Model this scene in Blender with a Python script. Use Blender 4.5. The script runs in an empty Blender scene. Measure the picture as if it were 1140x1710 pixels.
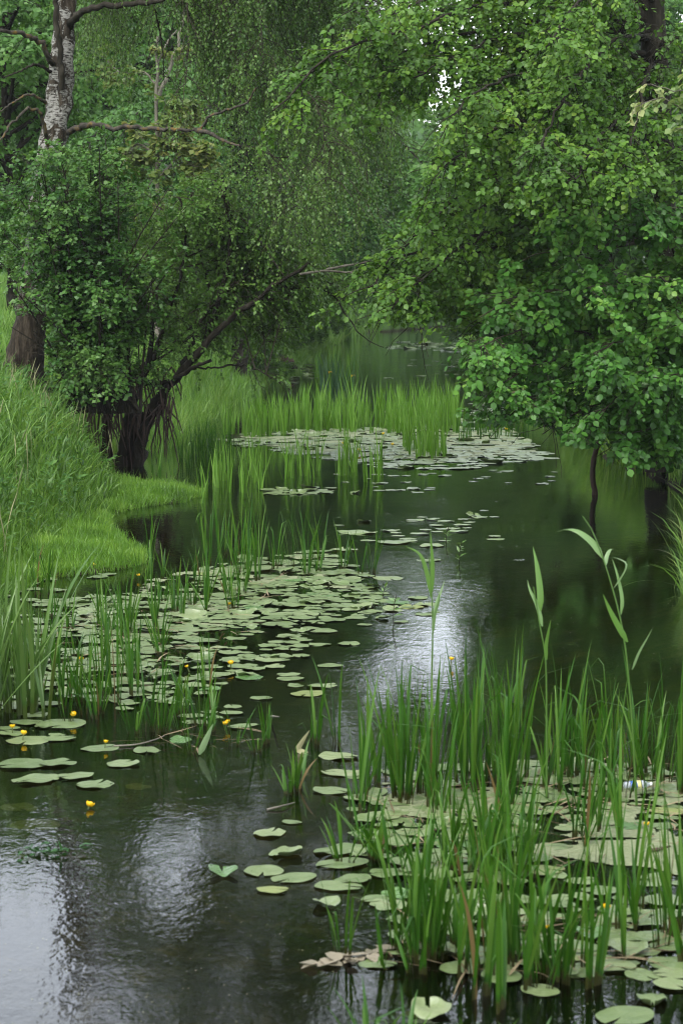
import bpy, math
import numpy as np

SC = bpy.context.scene
COL = SC.collection
R = math.radians

# ------------------------------------------------------------------ camera
CAM_H = 3.5
F = 85.0 / 36.0 * 1710.0          # focal length in photograph pixels
PITCH = math.atan(375.0 / F)      # horizon sits at row 480
cam = bpy.data.cameras.new('camera')
cam.sensor_fit = 'VERTICAL'
cam.sensor_height = 36.0
cam.sensor_width = 24.0
cam.lens = 85.0
cam.clip_start = 0.1
cam.clip_end = 5000.0
cam.dof.use_dof = True
cam.dof.focus_distance = 33.0
cam.dof.aperture_fstop = 5.0
co = bpy.data.objects.new('camera', cam)
COL.objects.link(co)
co.location = (0, 0, CAM_H)
co.rotation_euler = (math.pi / 2 - PITCH, 0, 0)
SC.camera = co

# ------------------------------------------------------------------ sky, sun, exposure
SUN_EL, SUN_AZ = R(56), R(205)     # high, behind and to the left of the camera, veiled by cloud
w = bpy.data.worlds.new('World')
SC.world = w
w.use_nodes = True
nt = w.node_tree
bg = nt.nodes['Background']
sky = nt.nodes.new('ShaderNodeTexSky')
sky.sky_type = 'NISHITA'
sky.sun_disc = False
sky.sun_elevation = SUN_EL
sky.sun_rotation = SUN_AZ
sky.air_density = 1.0
sky.dust_density = 1.0
sky.ozone_density = 1.0
hs = nt.nodes.new('ShaderNodeHueSaturation')     # the cloud layer takes most of the blue out
hs.inputs['Saturation'].default_value = 0.25
nt.links.new(sky.outputs[0], hs.inputs['Color'])
nt.links.new(hs.outputs[0], bg.inputs['Color'])
bg.inputs['Strength'].default_value = 0.15
sl = bpy.data.lights.new('sun', 'SUN')
sl.energy = 1.1
sl.angle = R(40)
sl.color = (1.0, 0.97, 0.92)
so = bpy.data.objects.new('sun', sl)
COL.objects.link(so)
so.location = (0, 0, 60)
# direction towards the sun: azimuth measured as the sky texture does (from +Y towards +X)
so.rotation_euler = (math.pi / 2 - SUN_EL, 0, math.pi - SUN_AZ)
vs = SC.view_settings
vs.view_transform = 'Standard'
vs.look = 'None'
vs.gamma = 1.0
vs.use_curve_mapping = False
vs.exposure = 1.85
SC.cycles.max_bounces = 7
SC.cycles.diffuse_bounces = 3
SC.cycles.glossy_bounces = 3
SC.cycles.transmission_bounces = 4
SC.cycles.transparent_max_bounces = 6
SC.cycles.caustics_reflective = False
SC.cycles.caustics_refractive = False
SC.cycles.sample_clamp_indirect = 6.0
SC.cycles.use_adaptive_sampling = False
SC.cycles.filter_width = 1.1

# ------------------------------------------------------------------ pixel <-> place helpers (photograph pixels)
def ray(px, py):
    px = np.asarray(px, float); py = np.asarray(py, float)
    x = (px - 570.0) / F
    u = -(py - 855.0) / F
    c, s = math.cos(PITCH), math.sin(PITCH)
    return np.stack([x, c + u * s, -s + u * c], -1)

def at(px, py, Y):
    d = ray(px, py)
    return np.array([0, 0, CAM_H]) + d * (np.asarray(Y, float) / d[..., 1])[..., None]

def on(px, py, z=0.0):
    d = ray(px, py)
    return np.array([0, 0, CAM_H]) + d * ((z - CAM_H) / d[..., 2])[..., None]

def pts(lst, Y=None):
    a = np.array([(p[0], p[1], p[2] if len(p) > 2 else Y) for p in lst], float)
    return at(a[:, 0], a[:, 1], a[:, 2])

def project(p):
    p = np.asarray(p, float) - np.array([0, 0, CAM_H])
    c, s = math.cos(PITCH), math.sin(PITCH)
    dep = p[..., 1] * c - p[..., 2] * s
    up = p[..., 1] * s + p[..., 2] * c
    return 570 + F * p[..., 0] / dep, 855 - F * up / dep

def inside(px, py, poly):
    px = np.asarray(px, float); py = np.asarray(py, float)
    res = np.zeros(px.shape, bool)
    n = len(poly)
    for i in range(n):
        x1, y1 = poly[i]; x2, y2 = poly[(i + 1) % n]
        c = ((y1 > py) != (y2 > py)) & (px < (x2 - x1) * (py - y1) / ((y2 - y1) or 1e-9) + x1)
        res ^= c
    return res

# ------------------------------------------------------------------ mesh helpers
def norm(v):
    return v / np.maximum(np.linalg.norm(v, axis=-1, keepdims=True), 1e-9)

def mesh_np(name, V, faces, tint=None, smooth=False, mats=None, fm=None):
    """faces: list of int arrays (n,k), k = 3 or 4."""
    V = np.ascontiguousarray(V, np.float32).reshape(-1, 3)
    fl = [np.asarray(f, np.int32) for f in faces if len(f)]
    me = bpy.data.meshes.new(name)
    nl = sum(f.size for f in fl); nf = sum(len(f) for f in fl)
    me.vertices.add(len(V)); me.loops.add(nl); me.polygons.add(nf)
    me.vertices.foreach_set('co', V.ravel())
    me.loops.foreach_set('vertex_index', np.concatenate([f.ravel() for f in fl]).astype(np.int32))
    tot = np.concatenate([np.full(len(f), f.shape[1], np.int32) for f in fl])
    st = np.concatenate([[0], np.cumsum(tot)[:-1]]).astype(np.int32)
    me.polygons.foreach_set('loop_start', st)
    me.polygons.foreach_set('loop_total', tot)
    if smooth:
        me.polygons.foreach_set('use_smooth', np.ones(nf, bool))
    if fm is not None:
        me.polygons.foreach_set('material_index', np.asarray(fm, np.int32))
    if tint is not None:
        at_ = me.attributes.new('tint', 'FLOAT', 'POINT')
        at_.data.foreach_set('value', np.asarray(tint, np.float32))
    me.update(calc_edges=True)
    return me

class MB:
    """collects pieces of ONE mesh"""
    def __init__(s):
        s.V, s.F, s.T, s.n = [], {3: [], 4: []}, [], 0
    def add(s, V, faces, tint=0.5):
        V = np.asarray(V, float).reshape(-1, 3)
        for f in faces:
            f = np.asarray(f, int)
            if len(f):
                s.F[f.shape[1]].append(f + s.n)
        s.V.append(V)
        t = np.asarray(tint, float)
        s.T.append(np.full(len(V), float(t)) if t.ndim == 0 else t)
        s.n += len(V)
    def mesh(s, name, smooth=False, base=(0, 0, 0)):
        fs = [np.concatenate(s.F[k]) for k in (3, 4) if s.F[k]]
        return mesh_np(name, np.concatenate(s.V) - np.asarray(base, float), fs, np.concatenate(s.T), smooth)

def link(name, me, m=None, parent=None, loc=(0, 0, 0), rot=(0, 0, 0), scale=1.0):
    o = bpy.data.objects.new(name, me)
    COL.objects.link(o)
    if m is not None and len(me.materials) == 0:
        me.materials.append(m)
    o.location = loc
    o.rotation_euler = rot
    o.scale = (scale,) * 3 if np.isscalar(scale) else scale
    if parent is not None:
        o.parent = parent
    return o

def tag(o, label=None, cat=None, group=None, kind=None):
    if label: o['label'] = label
    if cat: o['category'] = cat
    if group: o['group'] = group
    if kind: o['kind'] = kind
    return o

def thing(name, label, cat, loc=(0, 0, 0), group=None):
    o = bpy.data.objects.new(name, None)
    COL.objects.link(o)
    o.location = loc
    o.empty_display_size = 0.2
    return tag(o, label, cat, group)

def smooth_line(P, n):
    """Catmull-Rom through the points P, n samples."""
    P = np.asarray(P, float)
    if len(P) == 2:
        t = np.linspace(0, 1, n)[:, None]
        return P[0] * (1 - t) + P[1] * t
    Q = np.vstack([2 * P[0] - P[1], P, 2 * P[-1] - P[-2]])
    seg = np.linalg.norm(np.diff(P, axis=0), axis=1)
    cum = np.concatenate([[0], np.cumsum(seg)])
    s = np.linspace(0, cum[-1] - 1e-9, n)
    i = np.clip(np.searchsorted(cum, s, side='right') - 1, 0, len(P) - 2)
    t = ((s - cum[i]) / np.maximum(seg[i], 1e-9))[:, None]
    a, b, c, d = Q[i], Q[i + 1], Q[i + 2], Q[i + 3]
    return 0.5 * (2 * b + (c - a) * t + (2 * a - 5 * b + 4 * c - d) * t ** 2 + (3 * b - a - 3 * c + d) * t ** 3)

def tubes(P, rad, m=3):
    """P (n,k,3) centre lines, rad (n,k): one tube each. Returns V, [quads]."""
    P = np.asarray(P, float)
    n, k, _ = P.shape
    rad = np.broadcast_to(np.asarray(rad, float), (n, k))
    T = np.empty_like(P)
    T[:, 1:-1] = P[:, 2:] - P[:, :-2]
    T[:, 0] = P[:, 1] - P[:, 0]
    T[:, -1] = P[:, -1] - P[:, -2]
    T = norm(T)
    ref = np.where(np.abs(T[:, :1, 2:3]) > 0.8, np.array([1.0, 0.1, 0]), np.array([0, 0.1, 1.0]))
    U = norm(np.cross(T, np.broadcast_to(ref, T.shape)))
    W = np.cross(T, U)
    a = np.arange(m) * 2 * math.pi / m
    V = P[:, :, None] + rad[:, :, None, None] * (np.cos(a)[:, None] * U[:, :, None] + np.sin(a)[:, None] * W[:, :, None])
    i = np.arange(n * k * m).reshape(n, k, m)
    j = np.roll(i, -1, axis=2)
    q = np.stack([i[:, :-1], j[:, :-1], j[:, 1:], i[:, 1:]], -1).reshape(-1, 4)
    return V.reshape(-1, 3), [q]

def rough_tube(P, rad, m, rng, amp=0.12, flare=None):
    """one trunk-like tube with an uneven surface"""
    V, f = tubes(np.asarray(P)[None], np.asarray(rad)[None], m)
    k = len(P)
    V = V.reshape(k, m, 3)
    C = np.asarray(P)[:, None]
    nz = rng.normal(0, 1, (k, m))
    for _ in range(2):
        nz = (nz + np.roll(nz, 1, 1) + np.roll(nz, -1, 1)) / 2.2
    lob = 1 + amp * nz
    if flare is not None:
        a = np.arange(m) * 2 * math.pi / m
        lob = lob + np.asarray(flare)[:, None] * (0.5 + 0.5 * np.cos(5 * a + 1.0))
    V = C + (V - C) * lob[..., None]
    return V.reshape(-1, 3), f

# ------------------------------------------------------------------ foliage
LEAF1 = (np.array([[0, 0, 0], [.36, .45, .07], [0, 1, -.04], [-.36, .45, .07]]), np.array([[0, 1, 2, 3]]))
LEAF2 = (np.array([[0, 0, 0], [.34, .25, .07], [.40, .62, .06], [0, 1, -.08], [-.40, .62, .06], [-.34, .25, .07]]),
         np.array([[0, 1, 2, 3], [0, 3, 4, 5]]))
LEAF_LONG = (np.array([[0, 0, 0], [.16, .4, .04], [0, 1, -.1], [-.16, .4, .04]]), np.array([[0, 1, 2, 3]]))

def leaves(pos, axis, normal, size, tmpl, tint):
    T, Fq = tmpl
    axis = norm(axis)
    side = norm(np.cross(axis, normal))
    nn = np.cross(side, axis)
    size = np.asarray(size)[:, None, None]
    V = pos[:, None] + size * (T[None, :, 0:1] * side[:, None] + T[None, :, 1:2] * axis[:, None] + T[None, :, 2:3] * nn[:, None])
    k = len(T)
    f = (np.arange(len(pos)) * k)[:, None, None] + Fq[None]
    return V.reshape(-1, 3), [f.reshape(-1, 4)], np.repeat(tint, k)

def pick(rng, P, n, tmin, tmax=1.0, byleng=True):
    """n random places on the lines P (m,k,3): points, tangents, t, line index"""
    m, k, _ = P.shape
    if byleng:
        L = np.linalg.norm(np.diff(P, axis=1), axis=2).sum(1)
        i = rng.choice(m, n, p=L / L.sum())
    else:
        i = np.tile(np.arange(m), n // m + 1)[:n]
    t = rng.uniform(tmin, tmax, n)
    s = t * (k - 1)
    j = np.minimum(s.astype(int), k - 2)
    f = (s - j)[:, None]
    a, b = P[i, j], P[i, j + 1]
    return a * (1 - f) + b * f, norm(b - a), t, i

def grow(rng, P, n, tmin, fwd, side, up, length, droop, k=5, byleng=True, tmax=1.0, taper=0.5, flat=1.0):
    """n shoots off the lines P: curves (n,k,3)"""
    p, d, t, i = pick(rng, P, n, tmin, tmax, byleng)
    r = rng.normal(0, 1, (n, 3)) * np.array([1, 1, flat])
    r -= (r * d).sum(1, keepdims=True) * d
    r = norm(r)
    D = norm(d * fwd + r * side + np.array([0, 0, 1.0]) * (up + rng.normal(0, .15, n))[:, None])
    L = length * rng.uniform(.55, 1.25, n) * (1 - taper * t)
    u = np.linspace(0, 1, k)
    C = p[:, None] + D[:, None] * (L[:, None] * u)[..., None]
    C[:, :, 2] -= (droop * L)[:, None] * u ** 2
    C[:, 1:] += rng.normal(0, .03, (n, k - 1, 3)) * L[:, None, None]
    return C

def leaf_twigs(rng, tw, nl, size, upw, outw, noise, hang, centre, tmpl, spread=.8, tgroup=None):
    """nl leaves along each twig (n,k,3)"""
    n, k, _ = tw.shape
    t = (np.arange(nl) + .5) / nl * .85 + .15
    s = t * (k - 1)
    j = np.minimum(s.astype(int), k - 2)
    f = (s - j)[None, :, None]
    P = tw[:, j] * (1 - f) + tw[:, j + 1] * f
    D = norm(tw[:, j + 1] - tw[:, j])
    up = np.array([0, 0, 1.0])
    S = norm(np.cross(D, up) + rng.normal(0, .15, D.shape))
    sg = np.where(np.arange(nl) % 2 == 0, 1.0, -1.0)[None, :, None]
    A = D * .55 + S * sg * spread + rng.normal(0, .25, D.shape)
    A[..., 2] -= hang
    P = P.reshape(-1, 3) + rng.normal(0, .15 * size, (n * nl, 3))
    A = A.reshape(-1, 3)
    out = P - np.asarray(centre)
    out[:, 2] = 0
    out = norm(out)
    N = up * upw + out * outw + rng.normal(0, noise, A.shape)
    q = tw[:, -1]
    tb = np.clip(.55 * rng.uniform(0, 1, n) + 1.1 * (vnoise(q[:, 0] + .7 * q[:, 1], q[:, 2], 1.5, 91) - .28), 0, 1)
    tint = np.clip(np.repeat(tb, nl) * .65 + rng.uniform(0, .35, n * nl), 0, 1)
    sz = size * rng.uniform(.5, 1.25, n * nl)
    return leaves(P, A, N, sz, tmpl, tint)

# ------------------------------------------------------------------ materials
def nodes(name):
    m = bpy.data.materials.new(name)
    m.use_nodes = True
    t = m.node_tree
    t.nodes.clear()
    return m, t, t.nodes.new('ShaderNodeOutputMaterial')

def N(t, typ, **kw):
    n = t.nodes.new(typ)
    for k, v in kw.items():
        if k in n.inputs:
            n.inputs[k].default_value = v
        else:
            setattr(n, k, v)
    return n

def ramp(t, src, stops):
    r = t.nodes.new('ShaderNodeValToRGB')
    el = r.color_ramp.elements
    while len(el) < len(stops):
        el.new(0.5)
    for e, (p, c) in zip(el, stops):
        e.position = p
        e.color = (*c, 1)
    t.links.new(src, r.inputs[0])
    return r.outputs[0]

def noise(t, scale, detail=4, vec=None, rough=.55, dist=0.0):
    n = N(t, 'ShaderNodeTexNoise')
    n.inputs['Scale'].default_value = scale
    n.inputs['Detail'].default_value = detail
    n.inputs['Roughness'].default_value = rough
    n.inputs['Distortion'].default_value = dist
    if vec is not None:
        t.links.new(vec, n.inputs['Vector'])
    return n.outputs['Fac']

def mapped(t, scale, src='Object'):
    tc = t.nodes.new('ShaderNodeTexCoord')
    mp = t.nodes.new('ShaderNodeMapping')
    mp.inputs['Scale'].default_value = scale
    t.links.new(tc.outputs[src], mp.inputs['Vector'])
    return mp.outputs[0]

def mat_leaf(name, stops, trans=.35, rough=.42, spec=.4, per_object=0.0, tcol=None):
    """wet leaf: coloured by each leaf's own tint, lets light through"""
    m, t, out = nodes(name)
    a = N(t, 'ShaderNodeAttribute', attribute_name='tint')
    fac = a.outputs['Fac']
    if per_object:
        oi = t.nodes.new('ShaderNodeObjectInfo')
        mx = N(t, 'ShaderNodeMath', operation='MULTIPLY_ADD')
        t.links.new(oi.outputs['Random'], mx.inputs[0])
        mx.inputs[1].default_value = per_object
        m2 = N(t, 'ShaderNodeMath', operation='MULTIPLY')
        t.links.new(fac, m2.inputs[0]); m2.inputs[1].default_value = 1 - per_object
        t.links.new(m2.outputs[0], mx.inputs[2])
        fac = mx.outputs[0]
    c = ramp(t, fac, stops)
    p = t.nodes.new('ShaderNodeBsdfPrincipled')
    p.inputs['Roughness'].default_value = rough
    p.inputs['Specular IOR Level'].default_value = spec
    t.links.new(c, p.inputs['Base Color'])
    tr = t.nodes.new('ShaderNodeBsdfTranslucent')
    hs = N(t, 'ShaderNodeHueSaturation', Hue=.485, Saturation=1.05, Value=1.25)
    t.links.new(c, hs.inputs['Color'])
    t.links.new(hs.outputs[0], tr.inputs['Color'])
    mx = t.nodes.new('ShaderNodeMixShader')
    mx.inputs[0].default_value = trans
    t.links.new(p.outputs[0], mx.inputs[1])
    t.links.new(tr.outputs[0], mx.inputs[2])
    t.links.new(mx.outputs[0], out.inputs[0])
    return m

def mat_simple(name, col, rough=.6, spec=.4, bump=None, stops=None, nscale=8, mscale=(1, 1, 1)):
    m, t, out = nodes(name)
    p = t.nodes.new('ShaderNodeBsdfPrincipled')
    p.inputs['Roughness'].default_value = rough
    p.inputs['Specular IOR Level'].default_value = spec
    v = mapped(t, mscale)
    if stops:
        n = noise(t, nscale, 6, v, .65)
        t.links.new(ramp(t, n, stops), p.inputs['Base Color'])
    else:
        p.inputs['Base Color'].default_value = (*col, 1)
        n = noise(t, nscale, 4, v)
    if bump:
        b = N(t, 'ShaderNodeBump', Strength=bump, Distance=.03)
        t.links.new(n, b.inputs['Height'])
        t.links.new(b.outputs[0], p.inputs['Normal'])
    t.links.new(p.outputs[0], out.inputs[0])
    return m

# leaf and plant colours (albedo)
M = {}
M['alder'] = mat_leaf('alder_leaf', [(0, (0.02561, 0.06804, 0.008427)), (.5, (0.05891, 0.1411, 0.0158)), (.85, (0.1089, 0.2143, 0.02528)), (1, (0.147, 0.224, 0.0336))], trans=0.38, spec=.25)
M['hazel'] = mat_leaf('hazel_leaf', [(0, (0.02066, 0.06782, 0.009526)), (.5, (0.04363, 0.1335, 0.01715)), (.85, (0.08035, 0.1969, 0.02667)), (1, (0.1377, 0.2516, 0.04287))], trans=0.36, rough=.4, spec=.28)
M['birch'] = mat_leaf('birch_leaf', [(0, (0.02996, 0.07408, 0.01154)), (.5, (0.06791, 0.1437, 0.025)), (.85, (0.1199, 0.2133, 0.04615)), (1, (.145, .245, .06))], trans=.4, spec=.3)
M['willow'] = mat_leaf('willow_leaf', [(0, (0.03643, 0.09068, 0.01311)), (.5, (0.07742, 0.17, 0.02797)), (1, (0.1457, 0.2576, 0.05419))], trans=.4, spec=.28)
M['bush'] = mat_leaf('bush_leaf', [(0, (0.01674, 0.06298, 0.008954)), (.5, (0.04463, 0.123, 0.01792)), (1, (0.1023, 0.1968, 0.04031))], trans=.34, spec=.3)
M['back'] = mat_leaf('far_leaf', [(0, (0.03059, 0.08784, 0.01596)), (.5, (0.06773, 0.161, 0.03192)), (1, (0.1311, 0.244, 0.0513))], trans=.4, per_object=.35, spec=.28)
M['pale'] = mat_leaf('maple_leaf', [(0, (.08, .14, .03)), (.6, (.14, .19, .05)), (1, (.24, .24, .07))], trans=.45)
M['sprig'] = mat_leaf('sprig_leaf', [(0, (.10, .17, .05)), (.6, (.20, .26, .08)), (1, (.34, .36, .16))], trans=.4)
M['grass'] = mat_leaf('grass_blade', [(0, (.034, .090, .010)), (.5, (.085, .190, .026)), (.9, (.170, .290, .060)), (1, (.30, .34, .14))], trans=.42, rough=.4, spec=.35)
M['turf'] = mat_leaf('turf_blade', [(0, (0.046, 0.115, 0.0115)), (.6, (0.1092, 0.2415, 0.0253)), (1, (0.2185, 0.3565, 0.0575))], trans=.45)
M['meadow'] = mat_leaf('meadow_blade', [(0, (0.05775, 0.14, 0.02)), (.6, (0.126, 0.2632, 0.04)), (1, (0.2205, 0.3472, 0.08))], trans=.45)
M['seed'] = mat_leaf('seed_head', [(0, (.14, .17, .07)), (1, (.30, .29, .15))], trans=.25, rough=.7)
M['reed'] = mat_leaf('reed_blade', [(0, (.16, .115, .045)), (.03, (.10, .07, .025)), (.06, (.030, .022, .010)), (.11, (.045, .070, .010)), (.3, (.017, .066, .006)), (.7, (.034, .108, .009)), (1, (.078, .165, .022))], trans=.38, rough=.38, spec=.28)
M['bedreed'] = mat_leaf('bed_reed_blade', [(0, (.16, .115, .045)), (.05, (.06, .11, .015)), (.5, (.075, .19, .018)), (1, (.15, .29, .05))], trans=.42, rough=.4, spec=.25)
M['pale_litter'] = mat_leaf('pale_litter', [(0, (.11, .10, .06)), (1, (.23, .20, .14))], trans=.15, rough=.6)
M['cattail'] = mat_leaf('cattail_blade', [(0, (0.0625, 0.0935, 0.018)), (.5, (0.05625, 0.1265, 0.024)), (1, (0.1063, 0.1815, 0.045))], trans=.3, rough=.33)
M['phrag'] = mat_leaf('common_reed_blade', [(0, (.06, .12, .025)), (.6, (.09, .19, .035)), (1, (.20, .30, .14))], trans=.4, rough=.36)
M['iris'] = mat_leaf('iris_blade', [(0, (.022, .075, .018)), (1, (.055, .15, .042))], trans=.25)
M['dry'] = mat_leaf('dry_reed', [(0, (.10, .075, .035)), (1, (.24, .19, .11))], trans=.2, rough=.7)
M['yellow'] = mat_simple('lily_yellow', (.75, .46, .012), .4)
M['yellow_g'] = mat_simple('lily_disc', (.50, .42, .03), .5)
M['stem'] = mat_simple('lily_stem', (.07, .09, .02), .5)
M['deadwood'] = mat_simple('dead_wood', None, .7, .3, .5, [(.3, (.018, .011, .008)), (.6, (.05, .03, .02)), (.8, (.09, .065, .05))], 9, (1, 1, .25))
M['bark'] = mat_simple('dark_bark', None, .85, .12, .8, [(.3, (.007, .006, .004)), (.55, (.022, .019, .013)), (.75, (.055, .050, .038))], 7, (1, 1, .3))
M['twig'] = mat_simple('twig_bark', None, .8, .12, None, [(.3, (.014, .011, .007)), (.7, (.045, .039, .026))], 4)
M['palebark'] = mat_simple('pale_bark', None, .7, .3, .3, [(.3, (.06, .055, .04)), (.7, (.17, .155, .12))], 6, (1, 1, .3))
M['soil'] = mat_simple('bare_soil', None, .9, .2, .8, [(.3, (.012, .008, .005)), (.7, (.06, .042, .028))], 9)

def mat_birch_bark():
    m, t, out = nodes('birch_bark')
    p = t.nodes.new('ShaderNodeBsdfPrincipled')
    p.inputs['Roughness'].default_value = .8; p.inputs['Specular IOR Level'].default_value = .15
    v = mapped(t, (1, 1, 1))
    sx = t.nodes.new('ShaderNodeSeparateXYZ'); t.links.new(v, sx.inputs[0])
    white = ramp(t, noise(t, 6, 6, mapped(t, (1.6, 1.6, 5.5)), .66), [(.42, (.03, .026, .022)), (.47, (.16, .15, .13)), (.53, (.25, .245, .22)), (.75, (.34, .33, .30))])
    black = ramp(t, noise(t, 2.2, 5, mapped(t, (1.6, 1.6, 1.0)), .65, 1.2), [(.47, (0, 0, 0)), (.52, (1, 1, 1))])
    brown = ramp(t, noise(t, 6, 6, mapped(t, (2.5, 2.5, .45)), .7), [(.32, (.008, .005, .003)), (.5, (.026, .020, .012)), (.64, (.070, .055, .038)), (.72, (.05, .065, .018))])
    m1 = N(t, 'ShaderNodeMixRGB'); t.links.new(black, m1.inputs[0]); t.links.new(white, m1.inputs[1]); t.links.new(brown, m1.inputs[2])
    # rough brown bark low down, an uneven edge to the white
    nn = noise(t, 1.4, 4, mapped(t, (1, 1, 1)))
    ad = N(t, 'ShaderNodeMath', operation='MULTIPLY_ADD'); t.links.new(nn, ad.inputs[0]); ad.inputs[1].default_value = 2.4; t.links.new(sx.outputs[2], ad.inputs[2])
    mr = N(t, 'ShaderNodeMapRange'); t.links.new(ad.outputs[0], mr.inputs[0])
    mr.inputs[1].default_value = 3.0; mr.inputs[2].default_value = 3.7
    m2 = N(t, 'ShaderNodeMixRGB'); t.links.new(mr.outputs[0], m2.inputs[0]); t.links.new(brown, m2.inputs[1]); t.links.new(m1.outputs[0], m2.inputs[2])
    t.links.new(m2.outputs[0], p.inputs['Base Color'])
    b = N(t, 'ShaderNodeBump', Strength=1.0, Distance=.08)
    t.links.new(noise(t, 6, 6, mapped(t, (2.5, 2.5, .5)), .7), b.inputs['Height']); t.links.new(b.outputs[0], p.inputs['Normal'])
    t.links.new(p.outputs[0], out.inputs[0])
    return m
M['birchbark'] = mat_birch_bark()
M['lichen'] = mat_simple('lichened_bark', None, .85, .12, .6, [(.36, (.014, .012, .009)), (.52, (.048, .043, .034)), (.64, (.11, .07, .016)), (.70, (.15, .10, .02)), (.8, (.18, .17, .14))], 5)

# ------------------------------------------------------------------ ground, stream bed, water
LY = np.array([5, 19.6, 22.8, 27.2, 28.9, 30.0, 30.6, 31.7, 33.2, 35.3, 37.4, 38.6, 39.4, 40.6, 42.2, 43.4, 44.4, 48.6, 51.5, 54.3, 64, 83, 105, 128, 150, 185, 230, 320, 1500])
LX = np.array([-3.2, -3.1, -3.4, -3.9, -3.6, -2.75, -2.48, -2.56, -3.05, -3.42, -3.65, -3.2, -2.6, -2.42, -2.8, -3.9, -4.75, -4.95, -4.2, -3.7, -3.65, -3.1, -2.1, -1.3, -.3, 1.6, 12, 60, 900])
RY = np.array([5, 8, 20, 27, 35, 40, 45, 49, 60, 70, 85, 110, 130, 150, 185, 230, 320, 1500])
RX = np.array([3.3, 3.3, 3.7, 3.95, 5.2, 5.9, 5.8, 5.5, 5.7, 5.7, 6.0, 6.6, 7.2, 8.2, 9.6, 21, 72, 920])
BY = np.array([5, 20, 27, 32, 36, 40, 43, 45, 49, 56, 70, 90, 110, 150, 190, 1500])
BX = np.array([-3.5, -3.5, -4.15, -4.1, -3.85, -3.85, -4.2, -4.85, -5.1, -4.1, -3.9, -3.3, -2.4, -.7, 1.4, 890])
HY = np.array([5, 30, 50, 65, 110, 160, 400])
HZ = np.array([1.6, 1.8, 1.9, 2.3, 2.9, 3.2, 4.0])

def vnoise(x, y, sc, seed=0):
    g = np.random.default_rng(seed).uniform(0, 1, (64, 64))
    x = np.asarray(x) * sc; y = np.asarray(y) * sc
    i = np.floor(x).astype(int); j = np.floor(y).astype(int)
    fx = x - i; fy = y - j
    fx = fx * fx * (3 - 2 * fx); fy = fy * fy * (3 - 2 * fy)
    G = lambda a, b: g[a % 64, b % 64]
    return (G(i, j) * (1 - fx) + G(i + 1, j) * fx) * (1 - fy) + (G(i, j + 1) * (1 - fx) + G(i + 1, j + 1) * fx) * fy

def shore(x, y):
    """metres inland from the waterline: left, right (negative over water)"""
    wob = (vnoise(x, y, 1.3, 5) - .5) * .35
    return np.interp(y, LY, LX) - x + wob * .5, x - np.interp(y, RY, RX) + wob

def gz(x, y):
    x = np.asarray(x, float); y = np.asarray(y, float)
    sl_, sr_ = shore(x, y)
    s = np.maximum(sl_, sr_)
    land = .04 + .05 * np.clip(s, 0, 1.2)
    tl = np.maximum(0, np.interp(y, BY, BX) - x)
    tr = np.maximum(0, sr_)
    z = land + np.interp(y, HY, HZ) * (1 - np.exp(-tl * .8)) + .025 * np.minimum(tl, 60) + 1.3 * (1 - np.exp(-tr * .45)) + .02 * np.minimum(tr, 60)
    z = z + (vnoise(x, y, .8, 2) - .5) * .14 * np.clip(s, 0, 1)
    bed = -.05 - .5 * (1 - np.exp(np.minimum(s, 0) * 1.1)) + (vnoise(x, y, 2.1, 3) - .5) * .08
    e = np.clip((s + .08) / .12, 0, 1)
    return np.where(s > .04, z, bed * (1 - e) + z * e)

def axis(parts):
    return np.unique(np.round(np.concatenate([np.linspace(a, b, n) for a, b, n in parts]), 4))
gx = axis([(-1500, -200, 8), (-200, -30, 18), (-30, -10, 28), (-10, 11, 190), (11, 30, 26), (30, 200, 18), (200, 1500, 8)])
gy = axis([(-300, 5, 12), (5, 26, 50), (26, 52, 200), (52, 160, 130), (160, 330, 50), (330, 1500, 16)])
GX, GY = np.meshgrid(gx, gy)
GZ = gz(GX, GY)
nx, ny = len(gx), len(gy)
ii = np.arange(nx * ny).reshape(ny, nx)
quads = np.stack([ii[:-1, :-1], ii[:-1, 1:], ii[1:, 1:], ii[1:, :-1]], -1).reshape(-1, 4)

def mat_ground():
    m, t, out = nodes('ground')
    p = t.nodes.new('ShaderNodeBsdfPrincipled'); p.inputs['Roughness'].default_value = .95; p.inputs['Specular IOR Level'].default_value = .1
    v = mapped(t, (1, 1, 1))
    soil = ramp(t, noise(t, 5, 8, v, .7), [(.3, (.006, .005, .003)), (.6, (.022, .018, .010)), (.8, (.04, .034, .018))])
    green = ramp(t, noise(t, 1.7, 8, v, .7), [(.3, (.022, .05, .012)), (.55, (.05, .10, .022)), (.8, (.09, .15, .04))])
    # bed of the stream: silt, sunken leaves, weed
    bed = ramp(t, noise(t, 3.2, 8, v, .72, .4), [(.34, (.010, .011, .006)), (.52, (.026, .025, .011)), (.62, (.06, .05, .018)), (.72, (.13, .105, .035))])
    sx = t.nodes.new('ShaderNodeSeparateXYZ'); t.links.new(v, sx.inputs[0])
    def rng_(a, b):
        r = N(t, 'ShaderNodeMapRange'); t.links.new(sx.outputs[2], r.inputs[0]); r.inputs[1].default_value = a; r.inputs[2].default_value = b
        return r.outputs[0]
    m1 = N(t, 'ShaderNodeMixRGB'); t.links.new(rng_(-.06, .03), m1.inputs[0]); t.links.new(bed, m1.inputs[1]); t.links.new(soil, m1.inputs[2])
    m2 = N(t, 'ShaderNodeMixRGB'); t.links.new(rng_(.05, .25), m2.inputs[0]); t.links.new(m1.outputs[0], m2.inputs[1]); t.links.new(green, m2.inputs[2])
    t.links.new(m2.outputs[0], p.inputs['Base Color'])
    b = N(t, 'ShaderNodeBump', Strength=.6, Distance=.05); t.links.new(noise(t, 9, 6, v, .7), b.inputs['Height']); t.links.new(b.outputs[0], p.inputs['Normal'])
    t.links.new(p.outputs[0], out.inputs[0])
    return m
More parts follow.
